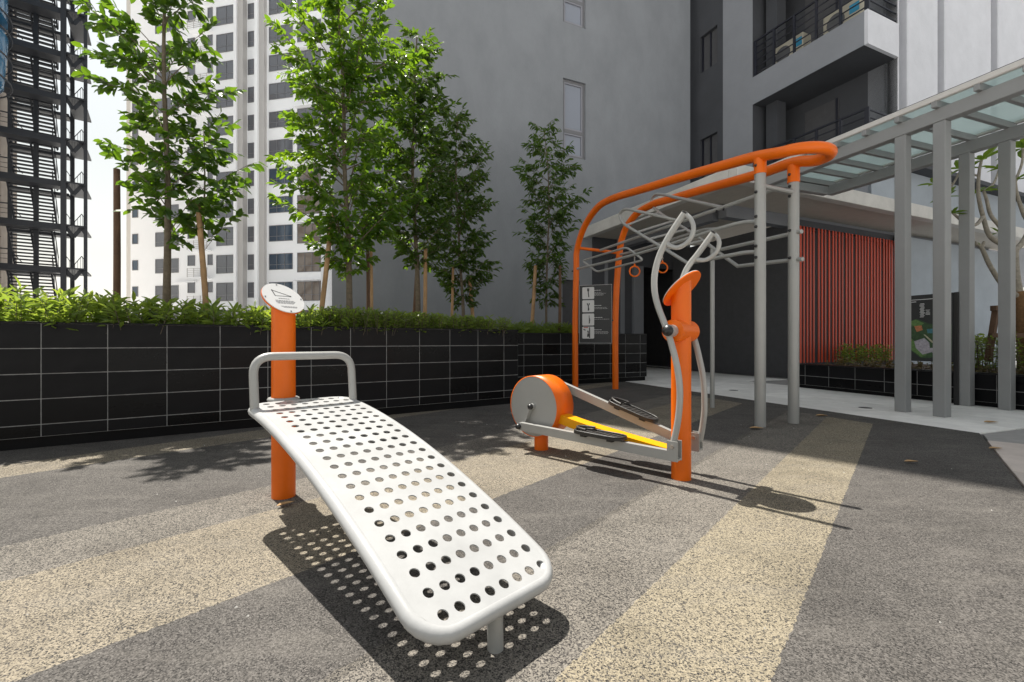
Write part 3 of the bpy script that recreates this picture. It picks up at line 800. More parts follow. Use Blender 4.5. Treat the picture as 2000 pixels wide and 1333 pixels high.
# ------------------------------------------------------------------ fire stair at the left
FO = V(-35.5, 31.4, 0); F1 = V(.788, .616, 0).normalized(); F2 = V(-.616, .788, 0).normalized()
def Fp(t, k, z): return FO + F1 * t + F2 * k + V(0, 0, z)
fs = thing('fire_escape_stair', Fp(2, 2, -.05), 'dark steel outdoor fire escape stair tower against the white sky', 'fire escape')
LV = [6.28 + 3.18 * k for k in range(-2, 9)]
for (t, k, wd) in ((3.03, 0, .30), (4.2, .2, .2), (1.43, 1.3, .26), (-.5, 0, .3), (3.03, 4.3, .25), (-.4, 4.3, .25)):
    MB().box(Fp(t, k, 17), wd, wd, 34.2, F1).build('column', M['darksteel'], fs)
for z in LV:
    lan = MB().box(Fp(1.27, .55, z - .2), 3.5, 1.1, .42, F1)
    lan.box(Fp(1.3, 4.1, z - .14), 3.2, 1.0, .25, F1).box(Fp(3.65, 2.0, z - .06), 1.05, 4.4, .12, F1)
    lan.build('landing', M['darksteel'], fs)
    fl = MB()
    top, bot = z - .05, z - 3.0
    for t in (.0, 1.15, 2.25):
        fl.beam(Fp(t, 1.1, top - .1), Fp(t, 3.7, bot), .08, .36)
    fl.build('stringer', M['darksteel'], fs)
    td = MB()
    for i in range(13):
        f_ = (i + .5) / 13
        td.box(Fp(1.12, 1.1 + 2.6 * f_, top + (bot - top) * f_), 2.2, .27, .095, F1)
    td.build('treads', M['darksteel'], fs, kind='stuff')
    hr = MB()
    hr.beam(Fp(2.3, 1.1, top + .95), Fp(2.3, 3.7, bot + .95), .05, .05)
    for i in range(4):
        f_ = i / 3
        hr.beam(Fp(2.3, 1.1 + 2.6 * f_, top + (bot - top) * f_), Fp(2.3, 1.1 + 2.6 * f_, top + .95 + (bot - top) * f_), .03, .03, F1)
    hr.build('handrail', M['darksteel'], fs)
    vz = MB()
    zz_ = [(3.1, -.1), (3.55, -.85), (4.0, -.1), (4.2, -.5)]
    for (a, b), (c, d_) in zip(zz_, zz_[1:]):
        vz.beam(Fp(a, .1, z + b), Fp(c, .1, z + d_), .06, .24)
        vz.beam(Fp(a, .1, z + b + 1.05), Fp(c, .1, z + d_ + 1.05), .035, .045)
        for i in range(3):
            f_ = (i + .5) / 3
            vz.beam(Fp(a + (c - a) * f_, .1, z + b + (d_ - b) * f_), Fp(a + (c - a) * f_, .1, z + b + (d_ - b) * f_ + 1.05), .022, .022, F1)
    vz.build('side_stringer', M['darksteel'], fs)
    wr = MB()
    for i in range(3): wr.beam(Fp(-.5, .05, z + .35 + i * .33), Fp(.45, .05, z + .35 + i * .33), .025, .03)
    wr.beam(Fp(-.5, .05, z + 1.05), Fp(.3, .05, z + 1.05), .05, .05)
    wr.beam(Fp(.3, .05, z + 1.05), Fp(.95, .05, z + .1), .05, .05)
    wr.build('handrail', M['darksteel'], fs)
bw = thing('beige_block', Fp(-4, 6, -.05), 'beige rendered building behind the fire escape stair', 'building')
MB().box(Fp(-8.9, 8, 18), 15.6, 5, 36.2, F1).build('wall', M['beigewall'], bw)
jb = MB()
for z in LV: jb.box(Fp(-8.9, 5.49, z - .5), 15.6, .04, .05, F1)
jb.build('joint', M['walldark'], bw)
bgz = thing('blue_glass_bay', V(-31.6, 25.0, 14), 'blue curved glass bay at the top left edge', 'building')
cx, cy = -33.75, 25.0
MB().tube([(cx, cy, 15.2), (cx, cy, 16.4), (cx, cy, 19.3)], [2.6, 3.7, 3.9], 40).build('glass', M['blueglass'], bgz)
MB().tube([(cx + .25, cy, 20.2), (cx + .25, cy, 34)], [3.7, 3.7], 40).build('glass', M['blueglass'], bgz)
hoops = MB()
for z in (16.4, 17.8, 19.3, 20.3, 22.5, 24.7):
    hoops.tube([(cx + .12 + 3.95 * math.cos(a), cy + 3.95 * math.sin(a), z) for a in np.linspace(0, 2 * math.pi, 40, endpoint=False)], .05, 6, closed=True)
hoops.build('hoop', M['darksteel'], bgz)
MB().cyl((cx, cy, -.05), (cx, cy, 34), 2.5, 24).build('core', M['beigewall'], bgz)

# ================================================================== FITNESS EQUIPMENT
# ---- perforated sit-up bench ------------------------------------------
def make_bench():
    near = V(-.03, 1.215, 0); ax = V(-.696, .718, 0).normalized(); wdv = V(.718, .696, 0).normalized()
    Lb, Wb = 1.506, .492
    def zc(s):                    # arched board: s 0 near .. 1 far
        return .125 + .395 * s + .072 * 4 * s * (1 - s)
    def Bp(s, v, dz=0.0):
        slope = (zc(s + .005) - zc(s - .005)) / (.01 * Lb)
        nrm = (V(0, 0, 1) - ax * slope).normalized()
        return near + ax * (s * Lb) + wdv * v + V(0, 0, zc(s)) + nrm * dz
    base = near + ax * Lb
    t = thing('sit_up_bench', (base.x, base.y, 0), 'white perforated sloping sit up bench with grey hoop handle', 'exercise bench')
    # perforated sheet: grid of cells each holding a round hole
    nr, nc, rad = 23, 8, .0148
    s0, s1 = .0028, .9972
    v0, v1 = -.2305, .2305
    mb = MB()
    K = 16
    thick = .004
    def rnd_corner(s_, v_):
        cr_, hw2 = .085, Wb / 2 - .012
        x = s_ * Lb
        cx_ = min(max(x, cr_), Lb - cr_); cv_ = min(max(v_, -(hw2 - cr_)), hw2 - cr_)
        dx, dv = x - cx_, v_ - cv_
        ln = math.hypot(dx, dv)
        if ln > cr_ - .004 and abs(dx) > 1e-6 and abs(dv) > 1e-6:
            dx *= (cr_ - .004) / ln; dv *= (cr_ - .004) / ln
        return (cx_ + dx) / Lb, cv_ + dv
    def Bs(s_, v_, dz): return Bp(*rnd_corner(s_, v_), dz)
    def cell(sa, sb, va, vb, hole=True):
        sm, vm = (sa + sb) / 2, (va + vb) / 2
        ang = [2 * math.pi * (k + .5) / K for k in range(K)]
        top_o, top_i, bot_o, bot_i = [], [], [], []
        for a in ang:
            c, s_ = math.cos(a), math.sin(a)
            m_ = max(abs(c), abs(s_))
            so, vo_ = sm + (sb - sa) / 2 * c / m_, vm + (vb - va) / 2 * s_ / m_
            si, vi = sm + rad / Lb * c, vm + rad * s_
            top_o.append(Bs(so, vo_, .0212)); top_i.append(Bs(si, vi, .0212))
            bot_o.append(Bs(so, vo_, .0212 - thick)); bot_i.append(Bs(si, vi, .0212 - thick))
        # square corners
        F = []
        vsx = top_o + top_i + bot_o + bot_i
        for k in range(K):
            k2 = (k + 1) % K
            F.append((k, K + k, K + k2, k2)); F.append((2 * K + k, 2 * K + k2, 3 * K + k2, 3 * K + k)); F.append((K + k, 3 * K + k, 3 * K + k2, K + k2))
        n0 = len(vsx)
        for cs, cv, k in ((1, 1, 1), (-1, 1, 5), (-1, -1, 9), (1, -1, 13)):
            so, vo_ = sm + (sb - sa) / 2 * cs, vm + (vb - va) / 2 * cv
            vsx.append(Bs(so, vo_, .0212)); vsx.append(Bs(so, vo_, .0212 - thick))
            F.append((k, (k + 1) % K, n0)); F.append((2 * K + k, n0 + 1, 2 * K + (k + 1) % K)); n0 += 2
        mb.add(vsx, F)
    mgl, mgr = .036, .012
    for i in range(nr):
        for j in range(nc):
            cell(s0 + (s1 - s0) * i / nr, s0 + (s1 - s0) * (i + 1) / nr, v0 + mgl + (v1 - v0 - mgl - mgr) * j / nc, v0 + mgl + (v1 - v0 - mgl - mgr) * (j + 1) / nc)
    for i in range(nr):
        a, b = s0 + (s1 - s0) * i / nr, s0 + (s1 - s0) * (i + 1) / nr
        for va, vb in ((v0, v0 + mgl), (v1 - mgr, v1)):
            mb.add([Bs(a, va, .0212), Bs(b, va, .0212), Bs(b, vb, .0212), Bs(a, vb, .0212), Bs(a, va, .0172), Bs(b, va, .0172), Bs(b, vb, .0172), Bs(a, vb, .0172)], [(0, 1, 2, 3), (7, 6, 5, 4)])
    mb.build('perforated_board', M['board'], t)
    # tubular frame round the board
    cr, hw = .085, Wb / 2 - .012
    path = []
    def corner(sc_, vc, a0):
        for k in range(7):
            a = a0 + math.pi / 2 * k / 6
            path.append(Bp(sc_ + cr / Lb * math.cos(a), vc + cr * math.sin(a)))
    corner(1 - cr / Lb, hw - cr, 0)
    for k in range(1, 16): path.append(Bp(1 - cr / Lb - (1 - 2 * cr / Lb) * k / 16, hw))
    corner(cr / Lb, hw - cr, math.pi / 2)
    corner(cr / Lb, -(hw - cr), math.pi)
    for k in range(1, 16): path.append(Bp(cr / Lb + (1 - 2 * cr / Lb) * k / 16, -hw))
    corner(1 - cr / Lb, -(hw - cr), 1.5 * math.pi)
    MB().tube(path, .0225, 14, closed=True).build('frame', M['board'], t)
    # hoop handle at the far end
    sh = .935
    l0, r0 = Bp(sh, -hw), Bp(sh, hw)
    up = V(0, 0, .255) + ax * .03
    MB().tube(arc_path([l0, l0 + up - V(0, 0, 0), r0 + up, r0], .085, 8), .0195, 14).build('hoop_handle', M['silver'], t)
    # near leg
    ft = near + ax * .022
    MB().cyl((ft.x, ft.y, 0), Bp(.016, 0, -.0), .0225, 20).build('leg', M['silver'], t)
    # orange post with sign
    pc = V(-1.237, 2.44, 0)
    n_ = V(.63, -.385, .67).normalized()
    ztop = 1.073
    ring, K = [], 32
    pr = .0595
    vs_, F = [], []
    for k in range(K):
        a = 2 * math.pi * k / K
        x, y = pc.x + pr * math.cos(a), pc.y + pr * math.sin(a)
        z = ztop - .012 - (n_.x * (x - pc.x) + n_.y * (y - pc.y)) / n_.z
        vs_ += [(x, y, 0), (x, y, z)]
    for k in range(K):
        k2 = (k + 1) % K
        F.append((2 * k, 2 * k2, 2 * k2 + 1, 2 * k + 1))
    post = MB().add(vs_, F, True).add([vs_[2 * k + 1] for k in range(K)], [tuple(range(K))]).build('post', M['orange'], t)
    # bracket under the far edge
    br = MB()
    e = Bp(1.0, -.06)
    br.beam(V(pc.x, pc.y, .505) + V(.02, -.05, 0), Bp(.985, -.05, -.01), .17, .028)
    br.tube([(pc.x + .068 * math.cos(a), pc.y + .068 * math.sin(a), .525) for a in np.linspace(0, 2 * math.pi, 24, endpoint=False)], .013, 8, closed=True)
    br.build('bracket', M['silver'], t)
    sign_disc(t, pc + V(0, 0, ztop), n_, V(.2, .98, 0), .112, 'bench', True)
    return t
def sign_disc(t, c, n_, upish, rad, kind, inked):
    n_ = n_.normalized()
    hx = V(0, 0, 1).cross(n_).normalized()      # horizontal across the face
    hy = n_.cross(hx)
    K = 48
    d = MB()
    ring = lambda r_, h: [c + n_ * h + (hx * math.cos(2 * math.pi * k / K) + hy * math.sin(2 * math.pi * k / K)) * r_ for k in range(K)]
    d.prism(ring(rad, -.012), n_ * .008)
    back = d.build('sign_back', M['orange'], t)
    plate = MB().prism(ring(rad - .001, -.0035), n_ * .0045).build('sign_plate', M['signwhite'], t)
    sc_ = MB()
    for a in (0, math.pi / 2, math.pi, 1.5 * math.pi):
        q = c + (hx * math.cos(a) + hy * math.sin(a)) * (rad * .9)
        sc_.cyl(q + n_ * .001, q + n_ * .0035, .0042, 10)
    sc_.build('screw', M['signink'], plate)
    if inked:
        pt = lambda x, y, h=.0016: c + hx * x + hy * y + n_ * h
        ic = MB()
        for (x0, y0, x1, y1, w_) in ((-.045, .055, -.042, .012, .0042), (-.045, .055, .048, .016, .0028), (-.042, .013, .048, .014, .0016)):
            ic.beam(pt(x0, y0), pt(x1, y1), w_, .0008, n_)
        for x, y in ((-.045, .055), (.046, .0155)): ic.cyl(pt(x, y, .0012), pt(x, y, .0024), .004, 10)
        ic.build('pictogram', M['inkdark'], plate)
        tx_ = MB()
        rr = random.Random(3)
        for y, x0, x1, h in ((-.006, -.03, .03, .0045), (-.022, -.055, .05, .003), (-.029, -.055, .055, .003), (-.036, -.055, .048, .003), (-.043, -.05, .04, .003), (-.066, -.04, .05, .003), (-.073, -.03, .045, .003)):
            x = x0
            while x < x1:
                wl = rr.uniform(.006, .015)
                tx_.beam(pt(x, y), pt(min(x + wl, x1), y), h * .6, .0008, n_)
                x += wl + .003
        tx_.build('text_lines', M['signink'], plate, kind='stuff')
make_bench()

# ---- cross trainer -----------------------------------------------------
def make_trainer():
    pc = V(1.034, 2.755, 0); ax = V(-.733, .68, 0).normalized(); bv = V(.68, .733, 0).normalized()
    t = thing('cross_trainer', (pc.x, pc.y, 0), 'orange elliptical cross trainer with silver swinging arms', 'exercise machine')
    T = lambda d, o, z: pc + ax * d + bv * o + V(0, 0, z)
    n_ = (ax * .70 + V(0, 0, .714)).normalized()
    pr, K, ztop = .058, 32, 1.165
    vs_, F = [], []
    for k in range(K):
        a = 2 * math.pi * k / K
        x, y = pr * math.cos(a), pr * math.sin(a)
        z = ztop - .012 - (n_.x * x + n_.y * y) / n_.z
        vs_ += [(pc.x + x, pc.y + y, 0), (pc.x + x, pc.y + y, z)]
    for k in range(K):
        k2 = (k + 1) % K
        F.append((2 * k, 2 * k2, 2 * k2 + 1, 2 * k + 1))
    MB().add(vs_, F, True).build('post', M['orange'], t)
    sign_disc(t, pc + V(0, 0, ztop), n_, bv, .138, 'x', False)
    # hub
    OFF = .165
    hz = T(0, -OFF, 0); hz = onplane(T(0, -OFF, 0), ax, 1304, 647).z
    MB().cyl(T(.0, -.125, hz), T(.0, .125, hz), .066, 32).build('hub', M['orange'], t)
    col_ = MB().cyl(T(0, -.19, hz), T(0, -.125, hz), .036, 24).cyl(T(0, .125, hz), T(0, .19, hz), .036, 24)
    col_.build('hub_collar', M['silver'], t)
    for s_ in (-1, 1):
        MB().tube([T(0, s_ * .19, hz), T(0, s_ * .205, hz), T(0, s_ * .212, hz)], [.033, .03, .012], 20).build('hub_cap', M['black'], t)
    # wheel
    wz, wr = .343, .232
    wd = T(1.10, 0, 0)
    K = 56
    shell = MB()
    vs_, F = [], []
    for k in range(K):
        a = 2 * math.pi * k / K
        e = ax * math.cos(a) + V(0, 0, math.sin(a))
        for o, r_ in ((-.102, wr - .006), (-.102, wr), (.102, wr), (.102, wr - .006)):
            vs_.append(T(1.10, o, wz) + e * r_)
    for k in range(K):
        k2 = (k + 1) % K
        for j in range(3): F.append((4 * k + j, 4 * k2 + j, 4 * k2 + j + 1, 4 * k + j + 1))
    shell.add(vs_, F, True)
    wh = shell.build('wheel_cover', M['orange'], t)
    for s_ in (-1, 1):
        MB().prism([T(1.10, s_ * .094, wz) + (ax * math.cos(2 * math.pi * k / K) + V(0, 0, math.sin(2 * math.pi * k / K))) * (wr - .005) for k in range(K)], bv * (.006 * s_)).build('side_disc', M['silver'], wh)
        MB().cyl(T(1.10, s_ * .1, wz), T(1.10, s_ * .125, wz), .024, 20).build('axle_collar', M['silver'], wh)
        MB().tube([T(1.10, s_ * .125, wz), T(1.10, s_ * .142, wz), T(1.10, s_ * .15, wz)], [.022, .02, .008], 16).build('axle_cap', M['black'], wh)
    MB().cyl(T(1.10, 0, 0), T(1.10, 0, .14), .054, 24).build('wheel_foot', M['orange'], t)
    # curved beam
    bm = MB()
    pts = spline([T(.93, 0, .275), T(.78, 0, .243), T(.60, 0, .214), T(.40, 0, .188), T(.2, 0, .164), T(.03, 0, .145)], 4)
    hw_, hh = .052, .032
    vs_, F = [], []
    for i, p_ in enumerate(pts):
        a = pts[max(i - 1, 0)]; b = pts[min(i + 1, len(pts) - 1)]
        tg = (b - a).normalized(); nn = bv.cross(tg).normalized()
        if nn.z < 0: nn = -nn
        vs_ += [p_ + bv * hw_ + nn * hh, p_ - bv * hw_ + nn * hh, p_ - bv * hw_ - nn * hh, p_ + bv * hw_ - nn * hh]
    for i in range(len(pts) - 1):
        for j in range(4): F.append((4 * i + j, 4 * i + (j + 1) % 4, 4 * i + 4 + (j + 1) % 4, 4 * i + 4 + j))
    bm.add(vs_, F).build('connecting_beam', M['sunlit_orange'], t)
    # arms, pedal bars
    for s_, crank_d, crank_z, lower, upper, loop in (
        (-1, .066, -.149,
         [(1313, 874), (1322, 835), (1327, 795), (1327.5, 757), (1322, 715), (1310, 668), (1303, 647)],
         [(1303, 647), (1296, 628), (1285.5, 600), (1278.5, 569), (1279, 535), (1288, 500), (1304, 467.6), (1320, 442), (1337.6, 416)],
         [(1337, 418), (1349, 429), (1354.5, 447), (1346.6, 470), (1326, 484), (1308, 481), (1301, 472)]),
        (1, -.066, .149,
         [(1367, 862), (1373.5, 825), (1376, 793), (1374, 745), (1367, 706), (1358, 669), (1351, 652)],
         [(1351, 652), (1341, 624), (1331, 597), (1328, 566), (1338, 533), (1350, 513), (1361, 499.5), (1394, 455)],
         [(1394, 457), (1402, 466), (1404.5, 478), (1398, 495), (1380, 508), (1364, 508), (1356, 505)])):
        o = s_ * OFF
        pl = lambda q: onplane(T(0, o, 0), ax, *q)
        arm = MB().tube(spline([pl(q) for q in lower], 4) + spline([pl(q) for q in upper], 4)[1:], .0185, 14).build('swing_arm', M['silver'], t)
        MB().tube(spline([pl(q) for q in loop], 4), .0135, 12).build('grip_loop', M['silver'], arm)
        tip = pl(upper[-1]); tdir = (tip - pl(upper[-2])).normalized()
        MB().cyl(tip - tdir * .004, tip + tdir * .006, .0195, 14).build('end_cap', M['black'], arm)
        a = T(1.10 + crank_d, o, wz + crank_z)
        b = T(-.03, o, .172)
        bar = MB().beam(a, b, .04, .058).build('pedal_bar', M['silver'], t)
        MB().beam(T(1.10, s_ * .115, wz), T(1.10 + crank_d, s_ * .115, wz + crank_z), .016, .05, bv).build('crank', M['silver'], t)
        MB().cyl(a - bv * (s_ * .05), a + bv * (s_ * .022), .026, 18).build('crank_pivot', M['silver'], bar)
        MB().tube([a + bv * (s_ * .022), a + bv * (s_ * .04), a + bv * (s_ * .048)], [.022, .02, .008], 16).build('cap', M['black'], bar)
        # clevis at the front
        lp = pl(lower[0])
        cv = MB()
        for e in (-1, 1): cv.box(T(-.028, o + e * .028, .205), .062, .009, .115, ax)
        cv.box(T(-.028, o, .157), .062, .048, .012, ax)
        cv.build('clevis', M['silver'], bar)
        MB().cyl(T(-.028, o - .042, .232), T(-.028, o + .042, .232), .011, 14).build('clevis_pin', M['bolt'], bar)
        # pedal
        tg = (a - b).normalized(); nn = bv.cross(tg); nn = nn if nn.z > 0 else -nn
        dd = .474 if s_ < 0 else .424
        f_ = (dd + .03) / (1.13 + crank_d)
        pcn = b + (a - b) * f_ + nn * .045
        L2, W2_ = .185, .070
        out = []
        for k in range(40):
            an = 2 * math.pi * k / 40
            c_, s2 = math.cos(an), math.sin(an)
            ex = .45
            x = math.copysign(abs(c_) ** ex, c_) * L2; y = math.copysign(abs(s2) ** .6, s2) * W2_
            out.append((x, y))
        pd = MB().prism([pcn + tg * x + bv * y - nn * .008 for x, y in out], nn * .014)
        ped = pd.build('pedal', M['rubber_pad'], t)
        MB().tube([pcn + tg * x * .96 + bv * y * .94 + nn * .011 for x, y in out], .0065, 8, closed=True).build('rim', M['rubber_pad'], ped)
        he = [pcn + tg * (L2 * .93 * math.cos(an)) + bv * (W2_ * .9 * math.sin(an)) + nn * .028 for an in np.linspace(-1.15, 1.15, 12)]
        MB().tube(he, .009, 8).build('heel_stop', M['rubber_pad'], ped)
        rb = MB()
        for i in range(9): rb.box(pcn + tg * (-.13 + i * .032) + nn * .0075, .008, W2_ * 1.5, .004, tg, None, nn)
        rb.build('tread_ribs', M['rubber_pad'], ped)
        bl = MB()
        for x in (-.1, .1): bl.box(pcn + tg * x - nn * .014, .04, .10, .02, tg, None, nn)
        bl.build('pedal_mount', M['black'], ped)
make_trainer()

# ---- pull-up and monkey bar station -------------------------------------
def make_station():
    Ap, Bp_, Cp, Dp, Ep = V(2.44, 4.43, 0), V(2.887, 4.62, 0), V(1.144, 8.15, 0), V(1.813, 7.9, 0), V(2.53, 5.69, 0)
    t = thing('pull_up_station', (Ap + Dp) / 2, 'tall orange and grey pull up station with monkey bars', 'exercise frame')
    dAC = (Cp - Ap); dBD = (Dp - Bp_)
    LA = lambda x, y: onplane(Ap, dAC, x, y)
    LB = lambda x, y: onplane(Bp_, dBD, x, y)
    orr = .0535
    # long orange rail: up from C, along, round the loop and back to D
    tip = V(2.835, 4.016, 2.575)
    left = [Cp.copy(), V(Cp.x, Cp.y, 1.2), LA(1125.6, 530), LA(1127, 489.5), LA(1140.5, 446), LA(1165, 408.5), LA(1194.5, 389.6), LA(1260, 369), LA(1343, 343.7), LA(1410, 325), LA(1472.6, 308), LA(1532, 289)]
    right = [LB(1548, 319), LB(1472.6, 343.7), LB(1370, 372), LB(1305, 391), LB(1273, 401), LB(1240, 422), LB(1216, 462.5), LB(1206.6, 530), V(Dp.x, Dp.y, 1.2), Dp.copy()]
    zt = 2.585
    a_end = left[-1]; b_end = right[0]
    dirF = -(dAC + dBD).normalized(); dirF.z = 0
    mid = V(2.66, 4.52, 0)
    ctrl = []
    for k in range(1, 8):
        an = math.pi * k / 8
        pA = Ap + (Ap - Cp).normalized() * .24; pB = Bp_ + (Bp_ - Dp).normalized() * .24
        c_ = (pA + pB) / 2; hv = (pA - pB) / 2
        q = c_ + hv * math.cos(an) + dirF * (.26 * math.sin(an))
        ctrl.append(V(q.x, q.y, 2.60 - .03 * math.sin(an)))
    a2 = Ap + (Ap - Cp).normalized() * .22; b2 = Bp_ + (Bp_ - Dp).normalized() * .22
    left[-1] = V(a2.x, a2.y, 2.605)
    right = [V(b2.x, b2.y, 2.605)] + right
    MB().tube(spline(left + ctrl + right, 5), orr, 16).build('arched_rail', M['orange'], t)
    for base, sl, tp in ((Ap, 2.50, 2.63), (Bp_, 2.48, 2.64)):
        MB().cyl(base, base + V(0, 0, sl), .051, 22).build('front_post', M['silver'], t)
        MB().cyl(base + V(0, 0, sl - .02), base + V(0, 0, tp), .0565, 22).build('post_sleeve', M['orange'], t)
    MB().cyl(Ep, Ep + V(0, 0, 2.0), .027, 16).build('middle_post', M['silver'], t)
    sp = .0215
    cb0, cb1 = LA(1127, 485), LB(1209, 495)
    MB().cyl(cb0, cb1, .027, 14).build('rear_crossbar', M['orange'], t)
    f0, f1 = LA(1490, 364), LB(1551, 377)
    MB().cyl(f0, f1, sp, 14).build('front_crossbar', M['silver'], t)
    Sp0 = (Ap + Bp_) / 2; Sp1 = (Cp + Dp) / 2
    LS = lambda x, y: onplane(Sp0, Sp1 - Sp0, x, y)
    s_far, s_near = LS(1173, 489.5), LS(1512, 371)
    MB().cyl(s_far, s_near, sp, 14).build('spine_bar', M['silver'], t)
    # A side rail with curved front end
    MB().tube(spline([LA(1128, 526), LA(1200, 509), LA(1289, 484), LA(1359, 462), LA(1400, 449), LA(1440, 438), LA(1462, 434.5), LA(1483, 434)], 4), sp, 14).build('side_rail', M['silver'], t)
    # B side rail from D with a turned end
    l6 = [LB(1206, 499), LB(1232, 494), LB(1300, 473.5), LB(1359, 454)]
    endp = LB(1378, 449)
    MB().tube(arc_path(l6 + [endp, LA(1402, 449)], .12, 6), sp, 14).build('side_rail', M['silver'], t)
    MB().cyl(LB(1566, 453), LB(1389, 492.5), sp, 14).build('dip_bar', M['silver'], t)
    # two bent ladder bars
    hp1 = [LB(1568, 507), LB(1500, 514), LB(1441, 521), LB(1400, 491.5), LB(1359, 461), LB(1298, 424), LB(1276, 408)]
    tip1 = LB(1272, 378)
    end1 = LS(1414, 407)
    MB().tube(arc_path(hp1[:3], .05) [:-1] + [hp1[2]] + spline([LB(1400, 491.5), LB(1359, 461), LB(1292, 419.5), LB(1277, 405), LB(1272.5, 392), LB(1280, 381), LB(1294, 381)], 4) + [end1], sp, 14).build('ladder_bar', M['silver'], t)
    hp2 = [LA(1482, 493), LA(1455, 494), LA(1430, 499), LA(1343, 515), LA(1211, 434)]
    tip2 = LA(1206, 404)
    MB().tube(arc_path([hp2[0], hp2[1], hp2[2], hp2[3]], .1)[:-1] + [hp2[3]] + spline([LA(1330, 507), LA(1289, 481.5), LA(1227, 444), LA(1214.5, 433), LA(1210.5, 420), LA(1219, 410), LA(1233, 410.5)], 4) + [LS(1332, 434)], sp, 14).build('ladder_bar', M['silver'], t)
    for a_, b_ in (((1224, 441), (1288, 416)), ((1246, 454), (1316, 432)), ((1268, 468), (1341, 449)), ((1300, 488), (1372, 471))):
        MB().cyl(LA(*a_), LB(*b_), .0165, 12).build('rung', M['silver'], t)
    # low grip loop on the far left with rings
    lp = [LA(1138, 510), LA(1224, 484), LA(1257, 509), LA(1166, 532)]
    pth = []
    for i in range(4):
        a_, b_, c_ = lp[i - 1], lp[i], lp[(i + 1) % 4]
        p_ = b_ + (a_ - b_).normalized() * .09; q_ = b_ + (c_ - b_).normalized() * .09
        for k in range(6):
            f_ = k / 5
            pth.append(p_ * (1 - f_) ** 2 + b_ * 2 * f_ * (1 - f_) + q_ * f_ * f_)
    MB().tube(pth, .0165, 12, closed=True).build('grip_loop', M['silver'], t)
    for (rx, ry, fn, ty) in ((1239.5, 531, LA, 496), (1294, 524, LB, 478)):
        c_ = fn(rx, ry); top_ = fn(rx, ty)
        ch = MB()
        n = 9
        for k in range(n):
            z0 = top_.z + (c_.z + .10 - top_.z) * k / n; z1 = top_.z + (c_.z + .10 - top_.z) * (k + 1) / n
            ch.tube([(c_.x + .007 * math.cos(a) * (k % 2), c_.y + .007 * math.cos(a) * ((k + 1) % 2), (z0 + z1) / 2 + abs(z1 - z0) * .62 * math.sin(a)) for a in np.linspace(0, 2 * math.pi, 8, endpoint=False)], .003, 5, closed=True)
        chn = ch.build('chain', M['bolt'], t)
        MB().tube([(c_.x + .072 * math.cos(a), c_.y, c_.z + .072 * math.sin(a)) for a in np.linspace(0, 2 * math.pi, 28, endpoint=False)], .011, 10, closed=True).cyl(c_ + V(0, 0, .075), c_ + V(0, 0, .11), .016, 10, .008).build('ring', M['orange'], t)
    # black bolts on the posts
    rad_d = V(-.95, -.31, 0)
    for base, zs in ((Ap, (2.56, 2.06, 1.96, 1.77, 1.66, 2.30)), (Bp_, (2.54, 2.42, 2.32, 1.97, 1.69)), (Cp, (2.1, 1.6)), (Dp, (2.3, 1.75, 1.2))):
        for z in zs:
            q = base + rad_d * .05 + V(0, 0, z)
            MB().tube([q, q + rad_d * .014, q + rad_d * .02], [.016, .013, .004], 10).build('bolt', M['black'], t)
    for q in (LS(1414, 407), LS(1332, 434), LS(1400, 411)): MB().cyl(q - V(.02, .03, .03), q + V(.02, .03, .03), .012, 8).build('bolt', M['black'], t)
    # ---- instruction panel between the rear posts
    dv = (Dp - Cp).normalized()
    nrm = V(dv.y, -dv.x, 0)
    if nrm.y > 0: nrm = -nrm
    pw0, pw1 = .075, (Dp - Cp).length - .06
    zt_, zb_ = 1.84, .80
    pm = Cp + dv * ((pw0 + pw1) / 2)
    pn = thing('instruction_panel', (pm.x, pm.y, zb_), 'charcoal exercise instruction panel with four white pictograms between orange posts', 'sign')
    MB().bbox(pm + V(0, 0, (zt_ + zb_) / 2), pw1 - pw0, .012, zt_ - zb_, dv, b=.002).build('board', M['panel'], pn)
    PW, PH = pw1 - pw0, zt_ - zb_
    pt = lambda u, v, k=.0075: pm + dv * ((u - .5) * PW) + V(0, 0, zt_ - v * PH) + nrm * k
    ed = MB()
    for (u0, v0, u1, v1) in ((.0, .003, 1, .003), (0, .997, 1, .997), (.004, 0, .004, 1), (.996, 0, .996, 1)):
        ed.beam(pt(u0, v0), pt(u1, v1), .004, .002, nrm)
    ed.build('edge_strip', M['inkwhite'], pn)
    figs = [(.035, [((.45, .1), (.46, .35)), ((.55, .1), (.54, .35)), ((.5, .35), (.52, .6)), ((.52, .6), (.56, .85))], None),
            (.26, [((.42, .25), (.46, .42)), ((.6, .25), (.56, .42)), ((.5, .4), (.52, .65)), ((.52, .65), (.5, .88)), ((.54, .65), (.56, .85))], None),
            (.49, [((.58, .15), (.58, .85)), ((.6, .35), (.66, .6)), ((.63, .55), (.62, .8))], None),
            (.715, [((.42, .4), (.5, .35)), ((.5, .35), (.5, .6)), ((.48, .6), (.44, .85)), ((.54, .6), (.54, .85)), ((.1, .22), (.28, .3)), ((.62, .05), (.62, .95))], 'red')]
    rr = random.Random(5)
    for k, (v0, strokes, extra) in enumerate(figs):
        s_ = PH * .205; su = s_ / PW; u0 = .095
        # rounded white square
        sq = []
        for (cx_, cy_, a0) in ((1, 1, 0), (-1, 1, 1), (-1, -1, 2), (1, -1, 3)):
            for j in range(4):
                an = math.pi / 2 * (a0 + j / 3)
                sq.append(((cx_ * .42 + .08 * math.cos(an)) + .5, (cy_ * .42 + .08 * math.sin(an)) + .5))
        pc_ = MB().prism([pt(u0 + a * su, v0 + (1 - b) * .205, .0065) for a, b in sq], nrm * .0015).build('pictogram', M['signwhite'], pn)
        st = MB()
